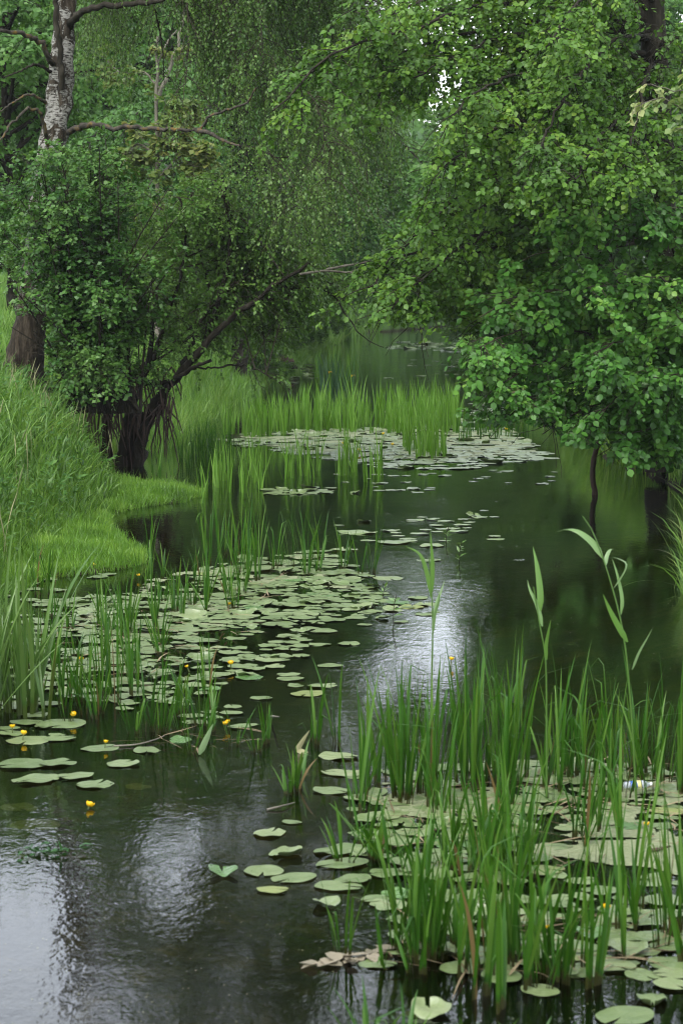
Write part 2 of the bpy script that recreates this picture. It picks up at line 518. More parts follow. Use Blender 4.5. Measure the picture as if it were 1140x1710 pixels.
g = link('ground', mesh_np('ground', np.stack([GX, GY, GZ], -1), [quads], smooth=True), mat_ground())
tag(g, kind='structure')

def mat_water():
    m, t, out = nodes('stream_water')
    v = mapped(t, (1, 1, 1))
    geo = mapped(t, (1.0, .55, 1))
    n1 = noise(t, 8.5, 3, geo, .55, .3)
    n2 = noise(t, 34, 2, geo, .5)
    patch = ramp(t, noise(t, .35, 3, v), [(.38, (.25, .25, .25)), (.62, (1, 1, 1))])   # breeze: smoother and rougher areas
    vo = N(t, 'ShaderNodeTexVoronoi', Scale=1.1)
    t.links.new(v, vo.inputs['Vector'])
    def math_(op, a, b=None, c=None):
        n = N(t, 'ShaderNodeMath', operation=op)
        for i, q in enumerate((a, b, c)):
            if q is None: continue
            if isinstance(q, (int, float)): n.inputs[i].default_value = q
            else: t.links.new(q, n.inputs[i])
        return n.outputs[0]
    d = vo.outputs['Distance']
    wave = math_('SINE', math_('MULTIPLY', d, 150.0))
    fall = math_('MAXIMUM', math_('SUBTRACT', 1.0, math_('MULTIPLY', d, 7.0)), 0.0)
    sep = t.nodes.new('ShaderNodeSeparateColor'); t.links.new(vo.outputs['Color'], sep.inputs[0])
    on_ = math_('GREATER_THAN', sep.outputs[0], .45)
    rings = math_('MULTIPLY', math_('MULTIPLY', wave, fall), math_('MULTIPLY', on_, .30))
    h = math_('ADD', math_('MULTIPLY', math_('ADD', math_('MULTIPLY', n1, 1.0), math_('MULTIPLY', n2, .35)), patch), rings)
    b = N(t, 'ShaderNodeBump', Strength=1.0, Distance=.0034)
    t.links.new(h, b.inputs['Height'])
    fr = N(t, 'ShaderNodeFresnel', IOR=1.33); t.links.new(b.outputs[0], fr.inputs['Normal'])
    gl = t.nodes.new('ShaderNodeBsdfGlossy'); gl.inputs['Roughness'].default_value = .03
    gl.inputs['Color'].default_value = (.95, .97, 1, 1)
    t.links.new(b.outputs[0], gl.inputs['Normal'])
    tr = t.nodes.new('ShaderNodeBsdfTransparent'); tr.inputs['Color'].default_value = (.42, .44, .27, 1)
    mx = t.nodes.new('ShaderNodeMixShader')
    t.links.new(fr.outputs[0], mx.inputs[0]); t.links.new(tr.outputs[0], mx.inputs[1]); t.links.new(gl.outputs[0], mx.inputs[2])
    t.links.new(mx.outputs[0], out.inputs[0])
    return m
wv = np.array([[-25, -60, 0], [90, -60, 0], [90, 330, 0], [-25, 330, 0]], float)
tag(link('water', mesh_np('water', wv, [np.array([[0, 1, 2, 3]])]), mat_water()), kind='structure')

# ------------------------------------------------------------------ grass
def blades(rng, x, y, z, h, wd, lean, curl, k=4, tint=None):
    n = len(x)
    az = rng.uniform(0, 2 * math.pi, n)
    le = np.abs(rng.normal(0, lean, n))
    cu = rng.uniform(.2, 1, n) * curl
    u = np.linspace(0, 1, k + 1)
    ang = le[:, None] + cu[:, None] * u[None] ** 2
    st = (h[:, None] / k)
    dr = np.concatenate([np.zeros((n, 1)), np.cumsum(np.sin(ang[:, :-1]) * st, 1)], 1)
    dz = np.concatenate([np.zeros((n, 1)), np.cumsum(np.cos(ang[:, :-1]) * st, 1)], 1)
    dx, dy = np.cos(az)[:, None], np.sin(az)[:, None]
    C = np.stack([x[:, None] + dr * dx, y[:, None] + dr * dy, z[:, None] + dz], -1)
    fa = rng.uniform(0, math.pi, n)
    S = np.stack([np.cos(fa), np.sin(fa), np.zeros(n)], -1)[:, None] * (wd[:, None] * (1 - u[None] ** 2.2) * .5)[..., None]
    V = np.stack([C - S, C + S], 2)
    i = np.arange(n * (k + 1) * 2).reshape(n, k + 1, 2)
    q = np.stack([i[:, :-1, 0], i[:, :-1, 1], i[:, 1:, 1], i[:, 1:, 0]], -1).reshape(-1, 4)
    if tint is None: tint = rng.uniform(0, 1, n)
    T = np.repeat(np.clip(tint, 0, 1), (k + 1) * 2)
    return V.reshape(-1, 3), [q], T

def scatter(rng, n, x0, x1, y0, y1):
    x = rng.uniform(x0, x1, n); y = rng.uniform(y0, y1, n)
    return x, y

rng = np.random.default_rng(11)
# tall grass on the left bank
x, y = scatter(rng, 80000, -9.5, -2.4, 21, 60)
px, py = project(np.stack([x, y, gz(x, y)], -1))
sl_, _ = shore(x, y)
t_ = np.interp(y, BY, BX) - x
keep = (sl_ > .05) & (t_ > -.12) & (px > -420) & (px < 420) & (rng.uniform(0, 1, len(x)) < .35 + .9 * vnoise(x, y, 1.6, 8))
x, y, t_ = x[keep], y[keep], t_[keep]
cl = vnoise(x, y, .9, 9)
h = (.28 + .42 * np.clip(t_ + .2, 0, 1)) * (.6 + .7 * cl) * rng.uniform(.6, 1.25, len(x))
V, f, T = blades(rng, x, y, gz(x, y) - .02, h, rng.uniform(.012, .036, len(x)), .40, 2.6, 6, rng.uniform(0, .75, len(x)) + .3 * (vnoise(x, y, 2.3, 4) - .3))
tag(link('bank_grass', mesh_np('bank_grass', V, f, T), M['grass']), 'tall lush grass bending down the left bank slope', 'grass', kind='stuff')
# seed heads above it
x, y = scatter(rng, 420, -9, -4.0, 24, 52)
px, py = project(np.stack([x, y, gz(x, y)], -1))
keep = (px > -40) & (px < 300) & (vnoise(x, y, .8, 21) > .5)
x, y = x[keep], y[keep]
n = len(x)
u = np.linspace(0, 1, 6)
hh = rng.uniform(.6, .95, n); az = rng.uniform(0, 6.28, n); le = rng.uniform(.05, .35, n)
C = np.stack([x[:, None] + np.cos(az)[:, None] * le[:, None] * hh[:, None] * u ** 2, y[:, None] + np.sin(az)[:, None] * le[:, None] * hh[:, None] * u ** 2, gz(x, y)[:, None] + hh[:, None] * u], -1)
V, f = tubes(C, np.array([.002, .002, .002, .003, .008, .002]), 4)
tag(link('seed_heads', mesh_np('seed_heads', V, f, np.repeat(rng.uniform(0, 1, n), 24)), M['seed']), 'pale seed heads standing over the bank grass', 'grass', kind='stuff')
# short bright turf on the two tongues of land and the lowest strip
x, y = scatter(rng, 130000, -5.2, -2.2, 27, 45)
sl_, _ = shore(x, y)
t_ = np.interp(y, BY, BX) - x
keep = (sl_ > -.07) & (t_ < .5)
x, y = x[keep], y[keep]
h = rng.uniform(.05, .17, len(x)) * (.45 + 1.0 * vnoise(x, y, 3.1, 14)) * np.where(rng.uniform(0, 1, len(x)) < .03, 2.0, 1)
V, f, T = blades(rng, x, y, np.maximum(gz(x, y), 0) - .01, h, rng.uniform(.006, .014, len(x)), .5, 1.4, 3, .55 * rng.uniform(0, 1, len(x)) + .7 * (vnoise(x, y, 2.6, 15) - .15))
tag(link('waterside_turf', mesh_np('waterside_turf', V, f, T), M['turf']), 'short vivid green turf on the low tongues of land', 'grass', kind='stuff')
# meadow beyond, on the rising left bank
x = rng.uniform(-16, 0, 150000); y = 50 + 120 * rng.uniform(0, 1, 150000) ** 1.4
x = x + np.interp(y, LY, LX)
px, py = project(np.stack([x, y, gz(x, y)], -1))
keep = (shore(x, y)[0] > -.06) & (px > -420)
x, y = x[keep], y[keep]
h = rng.uniform(.3, .9, len(x)) * (.5 + .9 * vnoise(x, y, .5, 31))
ye = 50 + 90 * rng.uniform(0, 1, 9000); xe = np.interp(ye, LY, LX) - rng.uniform(-.25, .35, 9000)      # a thick fringe on the waterline
x = np.concatenate([x, xe]); y = np.concatenate([y, ye]); h = np.concatenate([h, rng.uniform(.25, .7, 9000)])
V, f, T = blades(rng, x, y, gz(x, y) - .03, h, rng.uniform(.015, .04, len(x)) * (y / 80 + .3), .3, 1.2, 3, .7 * rng.uniform(0, 1, len(x)) + .45 * (vnoise(x, y, .3, 33) - .2))
tag(link('meadow_grass', mesh_np('meadow_grass', V, f, T), M['meadow']), 'light green meadow grass on the far left bank', 'grass', kind='stuff')
# right bank under the alder
y = 24 + 130 * rng.uniform(0, 1, 60000) ** 1.6; x = np.interp(y, RY, RX) + rng.uniform(-.1, 5, 60000)
h = rng.uniform(.35, 1.0, len(x))
keep = shore(x, y)[1] > .02
x, y, h = x[keep], y[keep], h[keep]
V, f, T = blades(rng, x, y, gz(x, y) - .03, h, rng.uniform(.012, .03, len(x)) * (y / 70 + .4), .35, 1.5, 4)
tag(link('far_bank_grass', mesh_np('far_bank_grass', V, f, T), M['meadow']), 'long fresh grass along the shaded right bank', 'grass', kind='stuff')
# a bright open stand of tall grass on the right bank behind the alder, seen mostly as its reflection
y = rng.uniform(45.5, 62, 26000); x = np.interp(y, RY, RX) + rng.uniform(-.05, 4.5, 26000)
V, f, T = blades(rng, x, y, np.maximum(gz(x, y), 0) - .03, rng.uniform(.5, 1.5, len(x)), rng.uniform(.015, .035, len(x)), .3, 1.3, 5)
tag(link('tall_grass', mesh_np('tall_grass', V, f, T), M['turf']), 'tall yellow green grass at the right waterline under the alder', 'grass', kind='stuff')
# rank growth where the far stream bends out of sight
y = rng.uniform(150, 300, 60000); x = rng.uniform(-12, 26, 60000)
keep = np.maximum(*shore(x, y)) > -.1
x, y = x[keep], y[keep]
V, f, T = blades(rng, x, y, np.maximum(gz(x, y), 0) - .05, rng.uniform(.5, 1.8, len(x)) * (.5 + vnoise(x, y, .4, 35)), rng.uniform(.06, .14, len(x)), .35, 1.2, 3, .6 * rng.uniform(0, 1, len(x)) + .6 * (vnoise(x, y, .35, 36) - .2))
tag(link('rank_grass', mesh_np('rank_grass', V, f, T), M['meadow']), 'rank bright growth on the banks of the far bend', 'grass', kind='stuff')
# coarse leafy weeds among the bank grass
rngw = np.random.default_rng(61)
xw, yw = scatter(rngw, 5200, -9, -3.2, 23, 56)
pw = project(np.stack([xw, yw, gz(xw, yw)], -1))
keep = (shore(xw, yw)[0] > .1) & (np.interp(yw, BY, BX) - xw > -.05) & (pw[0] > -50) & (pw[0] < 330) & (vnoise(xw, yw, .7, 62) > .52)
xw, yw = xw[keep][:190], yw[keep][:190]
nw = len(xw)
hw = rngw.uniform(.35, .95, nw); zw = gz(xw, yw)
lw = rngw.normal(0, .16, (nw, 2)) * hw[:, None]
tw_ = np.stack([np.stack([xw + lw[:, 0] * q, yw + lw[:, 1] * q, zw + hw * u_], -1) for u_, q in ((.15, .0), (.45, .25), (.75, .6), (1.0, 1.0))], 1)
lvw = leaf_twigs(rngw, tw_, 14, .12, .8, .5, .3, .25, (-20, 40, 0), LEAF_LONG, 1.0)
tag(link('bank_weeds', mesh_np('bank_weeds', lvw[0], lvw[1], lvw[2]), M['bush']), 'coarse leafy weeds rising through the bank grass', 'weeds', kind='stuff')
# both banks close by, just outside the picture
y = rng.uniform(6, 27, 46000); sd = rng.uniform(0, 1, 46000) < .5
x = np.where(sd, np.interp(y, LY, LX) - rng.uniform(-.15, 4.5, 46000), np.interp(y, RY, RX) + rng.uniform(-.15, 4.0, 46000))
keep = np.maximum(*shore(x, y)) > -.03
x, y = x[keep], y[keep]
V, f, T = blades(rng, x, y, gz(x, y) - .03, rng.uniform(.3, .85, len(x)), rng.uniform(.010, .026, len(x)), .38, 2.2, 5, .7 * rng.uniform(0, 1, len(x)) + .3 * vnoise(x, y, 2, 37))
tag(link('near_bank_grass', mesh_np('near_bank_grass', V, f, T), M['grass']), 'long grass on the near banks', 'grass', kind='stuff')

# ------------------------------------------------------------------ trees
def crown_mesh(name, leafsets, tubesets, base):
    V, Fq, T, fm, n = [], [], [], [], 0
    for lv, lf, lt in leafsets:
        V.append(lv); T.append(lt)
        for q in lf:
            Fq.append(q + n); fm.append(np.zeros(len(q), int))
        n += len(lv)
    for tv, tf in tubesets:
        V.append(tv); T.append(np.full(len(tv), .3))
        for q in tf:
            Fq.append(q + n); fm.append(np.ones(len(q), int))
        n += len(tv)
    return mesh_np(name, np.concatenate(V) - np.asarray(base, float), [np.concatenate(Fq)], np.concatenate(T), False, fm=np.concatenate(fm))

def add_crown(root, leafsets, tubesets, lm, tm, name='crown'):
    me = crown_mesh(name, leafsets, tubesets, root.location)
    me.materials.append(lm); me.materials.append(tm)
    return link(name, me, None, root)

def add_limb(root, name, P, r0, r1, mat, rng, m=8, n=22, amp=.10, wig=.012):
    P = smooth_line(P, n)
    L = np.linalg.norm(np.diff(P, axis=0), axis=1).sum()
    P[1:-1] += rng.normal(0, wig, (n - 2, 3)) * min(L, 3)
    rad = r0 + (r1 - r0) * np.linspace(0, 1, n) ** .8
    V, f = rough_tube(P, rad, m, rng, amp)
    mb = MB(); mb.add(V, f)
    link(name, mb.mesh(name, True, root.location), mat, root)
    return P

def resample(lst, k=14):
    return np.stack([smooth_line(p, k) for p in lst])

# ---- the silver birch on the left bank
rng = np.random.default_rng(101)
bx = at(42, 640, 47.0)
bx[2] = gz(bx[0], bx[1])
birch = thing('birch_tree', 'tall silver birch with white and black bark leaning on the left bank', 'tree', bx)
TR = pts([(34, 668), (38, 625), (50, 540), (66, 400), (79, 290), (95, 200), (103, 110), (108, 30), (114, -120), (126, -320), (140, -540), (152, -760), (160, -900)], 47.0)
n = 90
P = smooth_line(TR, n)
s = np.linspace(0, 1, n)
rad = np.interp(s, [0, .025, .07, .16, .35, .45, 1], [.50, .40, .325, .28, .235, .20, .03])
V, f = rough_tube(P, rad, 20, rng, .10, flare=.75 * np.exp(-s * 36))
mb = MB(); mb.add(V, f)
link('trunk', mb.mesh('trunk', True, birch.location), M['birchbark'], birch)
limbs = [
    ([(112, 222, 47), (132, 213, 46.6), (158, 208, 46.3), (185, 213, 46), (240, 214, 45.8), (300, 217, 45.5), (330, 216, 45.3), (352, 193, 45.2), (384, 183, 45), (412, 170, 44.8), (428, 146, 44.6)], .068, .016, 'lichen'),
    ([(328, 217, 45.3), (350, 222, 45.1), (372, 234, 45), (400, 244, 44.8)], .05, .02, 'lichen'),
    ([(112, 50, 47), (128, 27, 46.5), (150, 14, 46.2), (200, 8, 46), (262, 0, 45.7), (350, -40, 45.2), (440, -60, 44.6)], .078, .025, 'bark'),
    ([(94, 112, 47), (82, 98, 46.6), (70, 72, 46.4), (40, 57, 46), (0, 52, 45.7), (-70, 66, 45)], .062, .025, 'lichen'),
    ([(92, 122, 47), (60, 108, 46.4), (40, 116, 46.2), (6, 130, 46)], .04, .012, 'bark'),
    ([(84, 262, 47), (76, 215, 46.5), (62, 184, 46.2), (38, 188, 45.9), (14, 214, 45.7), (-12, 250, 45.4)], .048, .018, 'lichen'),
    ([(78, 172, 46.8), (50, 158, 46.4), (28, 168, 46.2), (-6, 192, 46)], .035, .012, 'lichen'),
    ([(104, 150, 46.7), (101, 90, 46.6), (94, 30, 46.5), (92, -40, 46.5), (88, -150, 46.4)], .065, .04, 'bark'),
]
for q, r0, r1, mm in limbs:
    add_limb(birch, 'branch', pts(q), r0, r1, M[mm], rng, 8, 40, .04, .006)
# arching crown limbs, mostly weeping out over the water on the right
arch = [
    [(110, -20), (170, -70), (260, -80), (330, -20), (360, 60), (368, 150)],
    [(112, -60), (220, -150), (360, -130), (450, -40), (490, 60), (505, 160)],
    [(114, -100), (260, -200), (430, -190), (540, -80), (590, 40), (610, 160)],
    [(118, -160), (300, -280), (480, -260), (590, -150), (640, -20), (655, 90)],
    [(116, -130), (200, -230), (300, -220), (390, -130), (430, -10), (440, 110)],
    [(110, 10), (150, -40), (210, -60), (250, -10), (270, 70), (275, 150)],
    [(112, -40), (160, -110), (230, -110), (300, -40), (315, 50), (310, 140)],
    [(122, -240), (330, -380), (520, -360), (640, -240), (680, -100), (690, 0)],
    [(126, -320), (260, -440), (420, -430), (520, -320), (560, -200)],
    [(130, -400), (300, -540), (460, -540), (560, -440), (600, -300)],
    [(136, -480), (260, -620), (400, -640), (500, -540), (540, -400)],
    [(140, -560), (240, -700), (360, -720), (440, -620)],
    [(150, -700), (220, -800), (320, -800), (380, -700)],
    [(120, -200), (60, -250), (0, -220), (-50, -120)],
    [(132, -420), (80, -480), (30, -460), (-10, -380)],
    [(428, 146), (470, 130), (520, 160), (545, 230), (552, 300)],
    [(400, 244), (440, 250), (480, 290), (500, 350)],
]
boughs = []
for i, a in enumerate(arch):
    dep = 47 + np.linspace(0, 1, len(a)) * rng.uniform(-4.5, 3.0)
    boughs.append(smooth_line(at([p[0] for p in a], [p[1] for p in a], dep), 14))
    if i in (13, 14): boughs.pop(); continue
    if True:
        dep = 47 + np.linspace(0, 1, len(a)) * rng.uniform(-2, 5.0)
        o_ = rng.uniform(-30, 30, 2)
        boughs.append(smooth_line(at([p[0] + o_[0] * k for k, p in enumerate(a)], [p[1] + o_[1] * k * .8 for k, p in enumerate(a)], dep), 14))
B = np.stack(boughs)
bt = tubes(B, np.linspace(.045, .008, 14)[None] * np.where(np.arange(len(B)) < len(B) - 4, 1, .3)[:, None], 5)
secs = grow(rng, B, 850, .15, .6, .7, .05, 1.1, .45, taper=.2)
hang = grow(rng, np.concatenate([secs]), 8600, .1, .3, .42, -.55, .95, .35, k=6, taper=.1)
# weeping strands keep within what the photograph shows as the birch's curtain
hx, hy = project(hang[:, -1])
keep = ~((hx < 118) & (hy > -1000) & (rng.uniform(0, 1, len(hx)) < np.where(hy < -60, .96, .75))) & ~((hx > 690) & (hy > 40)) & ~((hx < 250) & (hy > 200)) & ~((hx > 600) & (hy > 430)) & ~((hx > 570) & (hx < 860) & (hy < -8) & (hy > -460)) & ~((hx > 600) & (hx < 740) & (hy < -400) & (rng.uniform(0, 1, len(hx)) < .6))
for j_ in (0, 2, 4, 5):
    qx, qy = project(hang[:, j_])
    keep &= ~((((qx - 275) / 52) ** 2 + ((qy - 125) / 100) ** 2 < 1) & (rng.uniform(0, 1, len(hx)) < .55))
keep &= ~((hy < -260) & (((hx > 240) & (hx < 310)) | ((hx > 440) & (hx < 500))) & (rng.uniform(0, 1, len(hx)) < .15))
hang = hang[keep]
mids = np.median(project(hang[:, 3])[1])
lv = leaf_twigs(rng, hang, 18, .066, .35, .5, .55, .7, birch.location, LEAF1, .65)
add_crown(birch, [lv], [bt, tubes(secs, np.linspace(.011, .004, 5), 3), tubes(hang, .0028, 3)], M['birch'], M['twig'])

# ---- the bush in front of the birch's foot
rng = np.random.default_rng(102)
b0 = at(180, 690, 45.2); b0[2] = gz(b0[0], b0[1])
bush = thing('elder_bush', 'dense dark green bush hiding the foot of the birch', 'bush', b0)
stems = []
for i in range(62):
    ex, ey = (rng.uniform(15, 320) if i > 22 else rng.uniform(-15, 110)), 0
    top = np.interp(ex, [0, 60, 130, 200, 260, 330], [250, 255, 235, 225, 280, 360])
    ey = top + (560 - top) * rng.uniform(0, 1) ** 1.5
    if ex > 215: ey = min(ey, 500 - (ex - 215) * .9)
    sx = rng.uniform(110, 235)
    stems.append(at([sx, sx * .75 + ex * .25, sx * .35 + ex * .65, ex], [690, 690 * .62 + ey * .38, 690 * .25 + ey * .75, ey], 45.2 + np.linspace(0, 1, 4) * rng.uniform(-2.2, 1.6)))
for i in range(10):
    ex, ey = rng.uniform(50, 230), rng.uniform(560, 660)
    stems.append(at([180, 160 * .4 + ex * .6, ex], [680, 640 * .5 + ey * .5 - 20, ey], 45.2 + np.linspace(0, 1, 3) * rng.uniform(-1.8, .6)))
S = resample(stems, 10)
secs = grow(rng, S, 1500, .25, .5, .8, .25, .62, .25, taper=.25)
tw = grow(rng, secs, 6200, .15, .6, .8, .15, .26, .4, taper=.1)
tx, ty = project(tw[:, -1])
tw = tw[~((tx < 80) & (ty > 522))]
lv = leaf_twigs(rng, tw, 7, .098, .8, .55, .5, .15, b0, LEAF1, .8)
st = tubes(S, np.linspace(.035, .008, 10), 5)
mbs = MB(); mbs.add(*st)
link('stems', mbs.mesh('stems', True, b0), M['bark'], bush)
add_crown(bush, [lv], [tubes(secs, np.linspace(.008, .003, 5), 3), tubes(tw, .0022, 3)], M['bush'], M['twig'], 'foliage')

# ---- the willow leaning over the water
rng = np.random.default_rng(103)
w0 = at(225, 715, 47.5); w0[2] = 0.0
willow = thing('leaning_willow', 'old dark many stemmed willow leaning right over the stream', 'tree', w0)
wl = [
    ([(224, 800), (236, 740), (243, 712), (258, 680), (286, 640), (318, 605), (345, 572), (372, 545), (400, 520), (430, 498), (462, 474), (492, 455), (528, 432)], .135, .025),
    ([(172, 800), (178, 740), (179, 700), (192, 668), (215, 640), (240, 612), (262, 590)], .13, .045),
    ([(204, 800), (206, 740), (212, 705), (222, 672), (236, 640), (250, 600), (255, 540), (262, 480)], .12, .03),
    ([(222, 634), (250, 640), (285, 637), (320, 615), (352, 602)], .06, .03),
    ([(345, 572), (352, 545), (362, 520), (375, 470), (384, 420), (380, 350), (370, 290)], .085, .02),
    ([(362, 525), (350, 480), (338, 440), (330, 400)], .04, .015),
    ([(300, 622), (318, 580), (340, 530), (366, 500), (392, 470)], .05, .02),
    ([(372, 545), (400, 515), (440, 500), (470, 500)], .03, .012),
    ([(462, 474), (485, 483), (520, 480), (548, 488), (570, 512), (590, 545), (615, 570), (640, 580)], .032, .008),
    ([(548, 488), (580, 505), (600, 530)], .014, .006),
    ([(310, 610), (345, 615), (400, 610), (440, 622), (470, 640)], .028, .008),
    ([(252, 690), (262, 668), (276, 655), (270, 690)], .11, .05),
    ([(262, 590), (275, 540), (300, 470), (310, 400), (300, 330)], .05, .02),
]
wb = []
for i, (q, r0, r1) in enumerate(wl):
    dep = np.full(len(q), 47.3) + (np.linspace(0, 1, len(q)) * rng.uniform(-1.2, .6) if i not in (0, 3) else np.linspace(0, 1, len(q)) * -1.5)
    L = at([p[0] for p in q], [p[1] for p in q], dep)
    Pn = add_limb(willow, 'trunk' if i < 3 else 'branch', L, r0, r1, M['bark'], rng, 9, 30, .13, .006)
    if i not in (3, 11, 8, 9): wb.append(smooth_line(Pn[10:], 12))
V, f = rough_tube(smooth_line(at([212, 218, 226, 240], [806, 760, 716, 690], [47.6] * 4), 14), np.linspace(.34, .20, 14), 16, rng, .16)
mb = MB(); mb.add(V, f); link('stump', mb.mesh('stump', True, w0), M['bark'], willow)
mb = MB()          # tangle of dead shoots and hanging roots round the foot
nr = 110
fx, fy = rng.uniform(150, 292, nr), rng.uniform(610, 700, nr)
r0_ = at(fx, fy, 47.2 + rng.uniform(-.7, .3, nr)); r2_ = at(fx + rng.normal(0, 16, nr), np.minimum(fy + rng.uniform(30, 110, nr), 788), r0_[:, 1] - rng.uniform(0, .3, nr))
r1_ = (r0_ + r2_) / 2 + rng.normal(0, .08, (nr, 3))
mb.add(*tubes(np.stack([r0_, r1_, r2_], 1), np.array([.02, .014, .006]), 5))
link('roots', mb.mesh('roots', True, w0), M['deadwood'], willow)
extra = []
for i in range(38):      # upper whips that carry the leaves
    p0 = wb[rng.integers(len(wb))]; a0 = p0[rng.integers(4, 11)]
    ex, ey = rng.uniform(270, 580), rng.uniform(300, 560)
    if ex > 470: ey = rng.uniform(380, 500)
    if i > 25: ex, ey = rng.uniform(215, 400), rng.uniform(270, 420)
    e0 = at(ex, ey, a0[1] + rng.uniform(-.8, 3.0))
    extra.append(smooth_line(np.stack([a0, a0 * .5 + e0 * .5 + np.array([0, 0, .25]), e0]), 12))
W = np.concatenate([np.stack(wb), np.stack(extra)])
secs = grow(rng, W, 1150, .2, .6, .7, .0, .7, .35, taper=.3)
tw = grow(rng, secs, 5400, .1, .7, .6, -.05, .34, .5, taper=.1)
tx, ty = project(tw[:, -1])
keep = ~((tw[:, -1, 1] < 47.0) & (ty > 455) & (tx > 325) & (rng.uniform(0, 1, len(tx)) < .5)) & ~((ty > 660) & (rng.uniform(0, 1, len(tx)) < .8)) & ~((tx < 230) & (ty > 540)) & (rng.uniform(0, 1, len(tx)) < np.where(ty > 520, .55, 1))
tw = tw[keep]
lv = leaf_twigs(rng, tw, 8, .085, .5, .6, .55, .3, w0, LEAF1, .6)
add_crown(willow, [lv], [tubes(np.stack(extra), np.linspace(.016, .005, 12), 4), tubes(secs, np.linspace(.007, .003, 5), 3), tubes(tw, .002, 3)], M['willow'], M['twig'])

# ---- the alder on the right bank, its boughs out over the water
rng = np.random.default_rng(104)
a0 = at(1112, 775, 44.0); a0[2] = gz(a0[0], a0[1])
alder = thing('alder_tree', 'big leafy alder reaching out across the water from the right bank', 'tree', a0)
TR = pts([(1114, 785), (1112, 740), (1106, 500), (1102, 280), (1092, 100), (1084, -100), (1078, -400), (1072, -700), (1068, -950)], 44.0)
P = smooth_line(TR, 60)
V, f = rough_tube(P, np.interp(np.linspace(0, 1, 60), [0, .05, .3, .6, 1], [.42, .31, .26, .2, .03]), 14, rng, .06)
mb = MB(); mb.add(V, f)
link('trunk', mb.mesh('trunk', True, a0), M['bark'], alder)
def abough(lst, d1, d0=44.0):
    a = np.array([(p[0], p[1]) for p in lst], float)
    dep = d0 + (d1 - d0) * np.linspace(0, 1, len(a)) ** .8
    return at(a[:, 0], a[:, 1], dep)
ab = [
    ([(1090, 70), (960, 10), (800, 10), (680, 50), (560, 90), (455, 185)], 36.5),
    ([(1088, 20), (980, -60), (820, -40), (680, 10), (600, 60), (540, 130)], 37.5),
    ([(1086, -20), (960, -110), (800, -90), (660, -30), (590, 20)], 36),
    ([(1092, 110), (980, 60), (860, 60), (760, 90), (690, 130)], 38),
    ([(1094, 160), (1000, 110), (880, 120), (800, 150), (760, 190)], 36.5),
    ([(1096, 220), (1000, 180), (880, 200), (790, 240), (735, 285)], 36.5),
    ([(1098, 270), (1000, 240), (900, 260), (810, 300), (740, 350), (690, 395)], 37),
    ([(1098, 300), (960, 290), (860, 320), (770, 360), (690, 400), (640, 445)], 38.5),
    ([(1100, 350), (960, 350), (850, 380), (760, 420), (700, 470)], 37.5),
    ([(1100, 400), (960, 420), (850, 450), (760, 490), (690, 540)], 38.5),
    ([(1102, 450), (980, 470), (870, 500), (800, 540)], 38),
    ([(1090, 60), (1040, 60), (980, 110), (930, 190), (900, 250)], 36),
    ([(1096, 200), (1050, 190), (1000, 230), (960, 300)], 36),
    ([(1090, 0), (1030, -30), (960, 10), (910, 80)], 36.5),
    ([(1102, 280), (1130, 250), (1160, 270), (1180, 330)], 38),
    ([(1092, 100), (1120, 60), (1150, 70), (1180, 130)], 38),
    ([(1092, 100), (1080, 130), (1060, 200), (1040, 280)], 37),
    ([(1092, 60), (1000, 20), (900, 60), (820, 120), (770, 140)], 41),
    ([(1096, 250), (1000, 300), (900, 350), (820, 400)], 42),
    ([(1094, 150), (980, 160), (880, 210), (800, 240)], 42),
    ([(1100, 400), (900, 395), (780, 425), (700, 465), (655, 515)], 37),
    ([(1100, 380), (900, 380), (760, 400), (660, 435), (615, 480)], 38),
    ([(1090, 70), (940, 40), (800, 50), (700, 75), (640, 110)], 39),
    ([(1090, 40), (920, 0), (780, 10), (690, 30), (610, 60)], 40),
    ([(1090, 90), (900, 80), (780, 95), (690, 110), (630, 160)], 38.5),
    ([(1090, 60), (900, 20), (800, 20), (740, 35), (700, 60)], 41),
]
BB = []
for i, (q, d1) in enumerate(ab):
    Pn = add_limb(alder, 'branch', abough(q, d1), .055, .012, M['bark'], rng, 7, 26, .08, .008)
    BB.append(smooth_line(Pn, 14))
HB = []
for i in range(34):    # boughs above the picture
    t = rng.uniform(0, 1); z = 9.3 + 9.3 * t
    az = rng.uniform(0, 6.28); L = (4.6 * (1 - t) + 1.0) * rng.uniform(.7, 1.1)
    p0 = np.array([np.interp(z, P[:, 2], P[:, 0]), np.interp(z, P[:, 2], P[:, 1]), z])
    if math.cos(az) < -.5: L *= .75
    d = np.array([math.cos(az), math.sin(az), 0])
    HB.append(smooth_line(np.stack([p0, p0 + d * L * .5 + [0, 0, .7], p0 + d * L + [0, 0, .4]]), 14))
BB = np.stack(BB); HB = np.stack(HB)
secs = grow(rng, BB, 1060, .12, .6, .75, .06, 1.0, .4, taper=.3, flat=.45)
tw = grow(rng, secs, 11200, .08, .55, .8, .02, .30, .45, taper=.1, flat=.3)
tx, ty = project(tw[:, -1])
gap = ((tx - 738) / 12) ** 2 + ((ty - 135) / 20) ** 2 < 1
gap |= inside(tx, ty, [(660, 225), (735, 180), (730, 235), (690, 330), (640, 360)])
gap |= (tx > 930) & (ty > 380)
gap |= (tx < 800) & (ty > 548 + 30 * rng.uniform(-1, 1, len(tx)) * (tx > 690))
gap |= (tx > 580) & (tx < 850) & (ty < -8) & (rng.uniform(0, 1, len(tx)) < .97)
gap |= (tx > 1060) & (tx < 1120) & (ty < 130) & (rng.uniform(0, 1, len(tx)) < .75)
gap |= (tx > 1000) & (ty < 270) & (rng.uniform(0, 1, len(tx)) < .4)
tw = tw[~gap]
lv = leaf_twigs(rng, tw, 7, .092, .8, .5, .36, .28, a0, LEAF2, .75)
hs_ = grow(rng, HB, 420, .2, .6, .75, .1, 1.0, .3, taper=.3)
